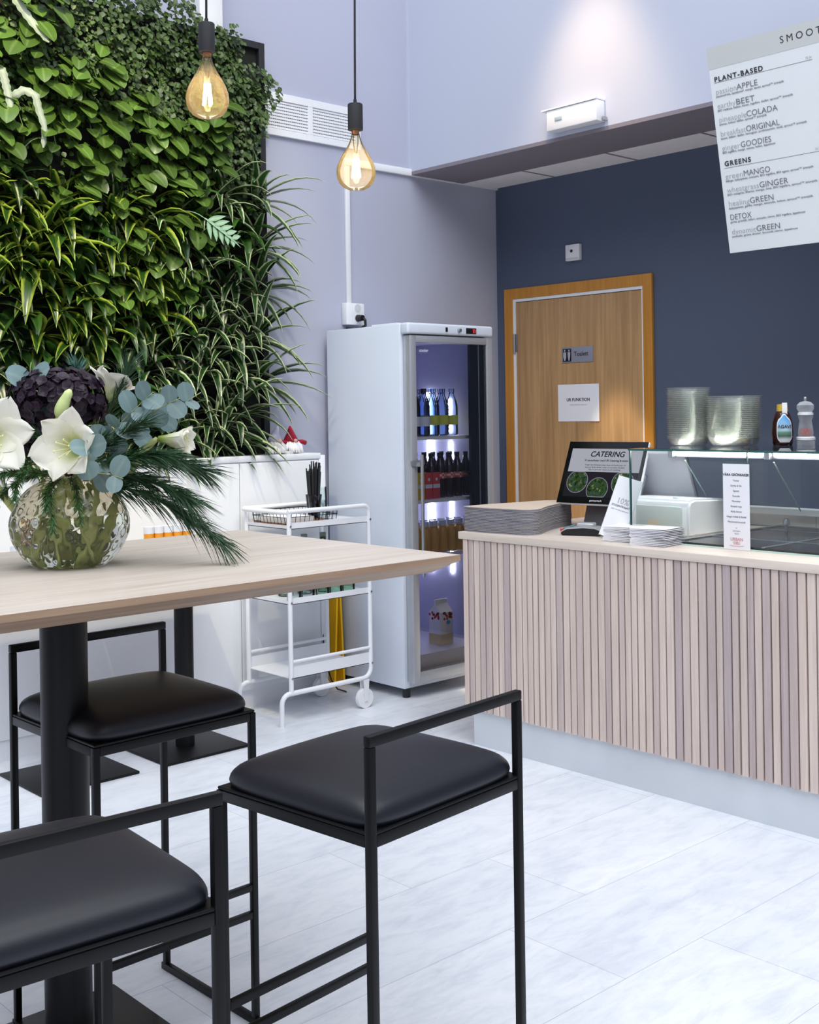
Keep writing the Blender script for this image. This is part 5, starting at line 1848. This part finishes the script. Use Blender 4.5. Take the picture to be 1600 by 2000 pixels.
def amaryllis(center, axis, size, opening, label, stem_to, twist=0.0):
    """A trumpet flower: center is the throat, axis where it looks."""
    g = thing('amaryllis', label, 'flower', tuple(center), group='white amaryllis in the vase')
    ax, u, w = axes(axis)
    for k in range(6):
        b, uv = leaf_bm()
        a0 = twist + k * PI / 3
        inner = k % 2
        ns, nt = 12, 8
        grid = []
        for i in range(ns + 1):
            s = i / ns
            rad = 0.007 + size * (0.16 * s + 0.50 * opening * s ** 1.9)
            hgt = size * (1.0 * s - 0.16 * opening * max(0, s - 0.55) ** 2 * 6)
            half = size * (0.43 if not inner else 0.37) * (0.12 + 0.88 * math.sin(PI * min(1, 0.06 + 0.74 * s)) ** 0.9) * (1 if s < 0.7 else max(0.03, 1 - ((s - 0.7) / 0.31) ** 2.2))
            row = []
            for j in range(nt + 1):
                v = -1 + 2 * j / nt
                da = v * half / max(rad, half * 0.75)
                rr = rad * (1 - 0.05 * inner) + 0.05 * size * s * (v * v) * 0.5 + 0.045 * size * math.sin(v * 4 + k * 1.7 + s * 6) * s * abs(v)
                a = a0 + da
                row.append(b.verts.new(center + ax * (hgt + 0.05 * size * math.cos(v * 5 + k) * s * abs(v)) + (u * math.cos(a) + w * math.sin(a)) * rr))
            grid.append(row)
        for i in range(ns):
            for j in range(nt):
                f = b.faces.new((grid[i][j], grid[i][j + 1], grid[i + 1][j + 1], grid[i + 1][j]))
                for lp, (jj, ii) in zip(f.loops, ((j, i), (j + 1, i), (j + 1, i + 1), (j, i + 1))):
                    lp[uv].uv = (jj / nt, ii / ns)
        obj('petal', b, M['petal'], g, smooth=True, recalc=False)
    b = NB()
    for k in range(6):
        a = k * 1.05 + 0.3
        tip = center + ax * size * 0.82 + (u * math.cos(a) + w * math.sin(a)) * size * 0.17 + Vector((0, 0, -size * 0.06))
        add_tube(b, curve(center + ax * size * 0.1, center + ax * size * 0.5, tip, 6), 0.0011, 5)
        add_lathe(b, [(0, -0.004), (0.0022, 0), (0, 0.004)], tip, 8)
    obj('stamen', b, plain('stamen_cream', srgb(232, 228, 160), 0.5), g, smooth=True)
    obj('stem', add_tube(NB(), curve(center - ax * 0.004, center - ax * size * 0.6 + Vector((0, 0, -0.03)), stem_to, 12), [0.006 + 0.003 * min(1, i / 4) for i in range(13)], 10), M['stem'], g, smooth=True)
    return g


def hydrangea(center, rads, stem_to, label):
    g = thing('hydrangea', label, 'flower', tuple(center))
    b, uv = leaf_bm()
    n = 360
    for i in range(n):
        z = 1 - 1.75 * (i + 0.5) / n
        a = i * 2.39996
        r = math.sqrt(max(0, 1 - z * z))
        nn = Vector((r * math.cos(a), r * math.sin(a), z))
        nn += Vector((rnd.random() - 0.5, rnd.random() - 0.5, rnd.random() - 0.5)) * 0.5
        nn.normalize()
        lump = 0.84 + 0.20 * rnd.random() + 0.07 * math.sin(a * 3)
        c = center + AR * (nn.dot(AR) * rads[0] * lump) + AF * (nn.dot(AF) * rads[1] * lump) + Vector((0, 0, nn.z * rads[2] * lump))
        ax, u, w = axes(nn)
        t0 = rnd.random() * PI
        for k in range(4):
            aa = t0 + k * PI / 2
            d = (u * math.cos(aa) + w * math.sin(aa) + ax * 0.25)
            leaf(b, uv, c, d, ax, 0.0150, 0.0165, 0.3, 4, 0.14, shape='round')
    obj('flower_head', b, M['hydrangea'], g, smooth=True, recalc=False)
    obj('stem', add_tube(NB(), curve(center - Vector((0, 0, rads[2] * 0.5)), center - Vector((0, 0, rads[2] * 1.2)), stem_to, 10), 0.005, 8), M['stem'], g, smooth=True)
    return g


def eucalyptus(pts, size, n, label, seed, to=None):
    rr = random.Random(seed)
    g = thing('eucalyptus_sprig', label, 'plant', tuple(pts[0]))
    cv = curve(*pts, 16)
    obj('stem', add_tube(NB(), cv, [0.0022 - 0.0012 * i / 16 for i in range(17)], 6), plain('euca_stem', srgb(150, 156, 110), 0.6), g, smooth=True)
    b, uv = leaf_bm()
    for k in range(n):
        t = 0.25 + 0.75 * (k + 0.5) / n
        i = min(15, int(t * 16))
        p = cv[i].lerp(cv[i + 1], t * 16 - i)
        dd = (cv[i + 1] - cv[i]).normalized()
        for s in (-1, 1):
            sd = dd.cross(AF + Vector((rr.random() - 0.5, rr.random() - 0.5, rr.random() - 0.5)) * 1.1).normalized() * s
            dirv = sd + dd * 0.35 + Vector((0, 0, 0.1)) + AF * (rr.random() - 0.3) * 0.8
            nn = (AF * 0.9 + Vector((0, 0, 0.5)) + Vector((rr.random() - 0.5, rr.random() - 0.5, rr.random() - 0.5)) * 0.9)
            L = size * (0.75 + 0.4 * rr.random())
            leaf(b, uv, p, dirv, nn, L, L * 0.92, 0.15, 10, 0.05, shape='round')
    obj('leaves', b, M['euca'], g, smooth=True, recalc=False)
    return g


def needles(b, cv, per, L, spread, w, droop, rr, back=0.0):
    for k in range(per):
        t = rr.random() ** 0.85
        i = min(len(cv) - 2, int(t * (len(cv) - 1)))
        p = cv[i].lerp(cv[i + 1], t * (len(cv) - 1) - i)
        dd = (cv[i + 1] - cv[i]).normalized()
        ax, u, w_ = axes(dd)
        a = rr.random() * 2 * PI
        d = (dd * (1 - back) + (u * math.cos(a) + w_ * math.sin(a)) * spread * (0.5 + 0.8 * rr.random())).normalized()
        l = L * (0.7 + 0.5 * rr.random())
        m = p + d * l * 0.55 + Vector((0, 0, -droop * l * 0.3))
        e_ = p + d * l + Vector((0, 0, -droop * l))
        sd = d.cross(Vector((rr.random() - 0.5, rr.random() - 0.5, rr.random() - 0.5))).normalized() * w
        v = [b.verts.new(p - sd), b.verts.new(p + sd), b.verts.new(m + sd), b.verts.new(m - sd), b.verts.new(e_)]
        b.faces.new((v[0], v[1], v[2], v[3]))
        b.faces.new((v[3], v[2], v[4]))


def branch(name, paths, mat, per, L, spread, w, droop, label, seed):
    rr = random.Random(seed)
    g = thing(name, label, 'plant', tuple(paths[0][0]))
    bt_, bn_ = NB(), NB()
    for P_ in paths:
        cv = curve(*P_, 16)
        add_tube(bt_, cv, [0.0028 - 0.0017 * i / 16 for i in range(17)], 6)
        sub = cv[3:]
        needles(bn_, sub, per, L, spread, w, droop, rr)
    obj('twig', bt_, M['twig'], g, smooth=True)
    obj('needles', bn_, mat, g, recalc=False)
    return g


VM = V(0, 0.20, 0)        # the mouth of the vase
hydrangea(V(-0.030, 0.385, -0.02), (0.108, 0.085, 0.075), V(-0.01, 0.05, -0.02), 'dark purple hydrangea head at the top of the bouquet')
hydrangea(V(-0.062, 0.302, -0.015), (0.052, 0.05, 0.052), V(-0.02, 0.05, 0.0), 'smaller dark purple hydrangea head between the two big white amaryllis')
amaryllis(V(0.062, 0.272, 0.065), AF * 0.80 - AR * 0.30 + Vector((0, 0, 0.10)), 0.118, 1.0, 'big open white amaryllis over the middle of the vase', V(0.02, 0.02, 0.03), 0.3)
amaryllis(V(-0.192, 0.290, 0.05), AF * 0.60 + AR * 0.45 + Vector((0, 0, 0.12)), 0.13, 1.0, 'big open white amaryllis cut off by the left picture edge', V(-0.03, 0.02, 0.02), 0.1)
amaryllis(V(0.055, 0.365, -0.07), AR * 0.35 - AF * 0.3 + Vector((0, 0, 0.85)), 0.10, 0.8, 'white amaryllis half hidden behind the purple hydrangea', V(0.02, 0.03, -0.02), 0.0)
amaryllis(V(0.212, 0.292, 0.01), AR * 0.95 + Vector((0, 0, -0.06)) + AF * 0.15, 0.082, 0.32, 'half opened white amaryllis bud at the right of the bouquet', V(0.03, 0.03, 0.0), 0.4)
bd = thing('flower_bud', 'closed green white amaryllis bud between purple hydrangea and open amaryllis', 'flower', tuple(V(0.012, 0.375, 0.06)))
bb = NB()
pts = curve(V(-0.008, 0.345, 0.055), V(0.002, 0.37, 0.06), V(0.024, 0.408, 0.065), 10)
add_tube(bb, pts, [0.006, 0.010, 0.013, 0.0145, 0.015, 0.0148, 0.014, 0.0125, 0.011, 0.010, 0.004], 12)
obj('bud', bb, plain('bud_green', srgb(206, 220, 150), 0.5, var=0.12, scale=30), bd, smooth=True)
obj('stem', add_tube(NB(), curve(V(-0.008, 0.345, 0.055), V(-0.015, 0.25, 0.05), V(0.0, 0.05, 0.01), 10), 0.006, 8), M['stem'], bd, smooth=True)

eucalyptus((VM, V(-0.10, 0.36, 0.02), V(-0.085, 0.475, 0.0)), 0.062, 2, 'eucalyptus sprig with big round leaves at the upper left of the bouquet', 3)
eucalyptus((VM, V(0.12, 0.33, 0.02), V(0.205, 0.40, 0.03)), 0.052, 4, 'blue grey eucalyptus sprig upright right of the purple hydrangea', 11)
eucalyptus((VM, V(0.14, 0.34, -0.02), V(0.26, 0.385, 0.0)), 0.046, 4, 'blue grey eucalyptus sprig above the half opened amaryllis bud', 5)
eucalyptus((V(0.02, 0.21, 0.04), V(0.10, 0.245, 0.14), V(0.090, 0.295, 0.175)), 0.050, 2, 'round eucalyptus leaves right in front of the big middle amaryllis', 17)
eucalyptus((V(0.03, 0.21, 0.03), V(0.10, 0.225, 0.09), V(0.150, 0.205, 0.10)), 0.052, 2, 'round eucalyptus leaves hanging at the right of the vase neck', 23)
eucalyptus((VM, V(0.12, 0.29, -0.05), V(0.30, 0.40, -0.06)), 0.045, 4, 'grey eucalyptus sprig reaching back towards the plant wall', 29)

branch('pine_branch', [(VM, V(0.19, 0.20, 0.03), V(0.355, 0.055, 0.03)), (VM, V(0.16, 0.23, 0.0), V(0.285, 0.155, 0.05))], M['pine'], 380, 0.088, 0.46, 0.0011, 0.22, 'long needled pine branch drooping right of the vase to the table', 1)
branch('pine_branch', [(VM, V(0.15, 0.28, -0.02), V(0.31, 0.215, -0.03)), (VM, V(0.16, 0.27, 0.06), V(0.25, 0.255, 0.08))], M['pine'], 360, 0.080, 0.48, 0.0011, 0.2, 'long needled pine branch below the half opened amaryllis bud', 2)
branch('pine_branch', [(VM, V(0.08, 0.33, -0.05), V(0.13, 0.47, -0.07)), (VM, V(0.10, 0.30, 0.0), V(0.19, 0.33, 0.06))], M['pine'], 260, 0.065, 0.5, 0.0008, 0.05, 'dark pine branch standing up behind the eucalyptus', 4)
branch('blue_spruce_sprig', [(V(0, 0.25, -0.05), V(0.0, 0.40, -0.07), V(0.002, 0.468, -0.06))], M['blue_spruce'], 220, 0.045, 0.8, 0.001, 0.0, 'blue green spruce tuft on top of the bouquet', 6)
branch('fir_branch', [(VM, V(-0.09, 0.255, 0.08), V(-0.175, 0.185, 0.10)), (VM, V(-0.08, 0.24, 0.10), V(-0.145, 0.215, 0.16)), (VM, V(-0.10, 0.24, 0.02), V(-0.165, 0.15, 0.02)), (V(-0.05, 0.24, 0.06), V(-0.075, 0.25, 0.13), V(-0.07, 0.165, 0.17))], M['fir'], 330, 0.020, 1.0, 0.0009, 0.1, 'short needled green fir branch hanging over the left of the vase', 8)
branch('fir_branch', [(VM, V(-0.02, 0.225, 0.14), V(0.012, 0.095, 0.165)), (VM, V(-0.02, 0.22, 0.12), V(-0.01, 0.14, 0.15)), (VM, V(0.05, 0.22, 0.12), V(0.065, 0.11, 0.145))], M['fir'], 230, 0.020, 1.0, 0.0009, 0.1, 'short needled fir tip hanging down over the front of the vase', 9)
branch('fir_branch', [(VM, V(-0.02, 0.30, 0.05), V(-0.075, 0.315, 0.06)), (VM, V(0.03, 0.28, 0.04), V(0.10, 0.30, 0.05)), (VM, V(0.02, 0.24, 0.05), V(0.11, 0.24, 0.06)), (VM, V(-0.03, 0.26, 0.0), V(-0.12, 0.26, 0.02))], M['pine'], 300, 0.030, 0.9, 0.0009, 0.1, 'dark fir filling deep in the middle of the bouquet', 10)
rs = random.Random(5)
for k in range(6):
    a = 2 * PI * k / 6
    p0 = VC + Vector((0.03 * math.cos(a), 0.03 * math.sin(a), 0.215))
    p1 = VC + Vector((0.075 * math.cos(a + 2.4) * (0.5 + 0.5 * rs.random()), 0.075 * math.sin(a + 2.4) * (0.5 + 0.5 * rs.random()), 0.018))
    tag(obj('cut_stem', add_tube(NB(), curve(p0, (p0 + p1) / 2 + Vector((0, 0, 0.01)), p1, 8), 0.0055, 8), M['stem'], None, smooth=True), 'cut green flower stem standing in the vase water', 'stem', 'flower stems in the vase')
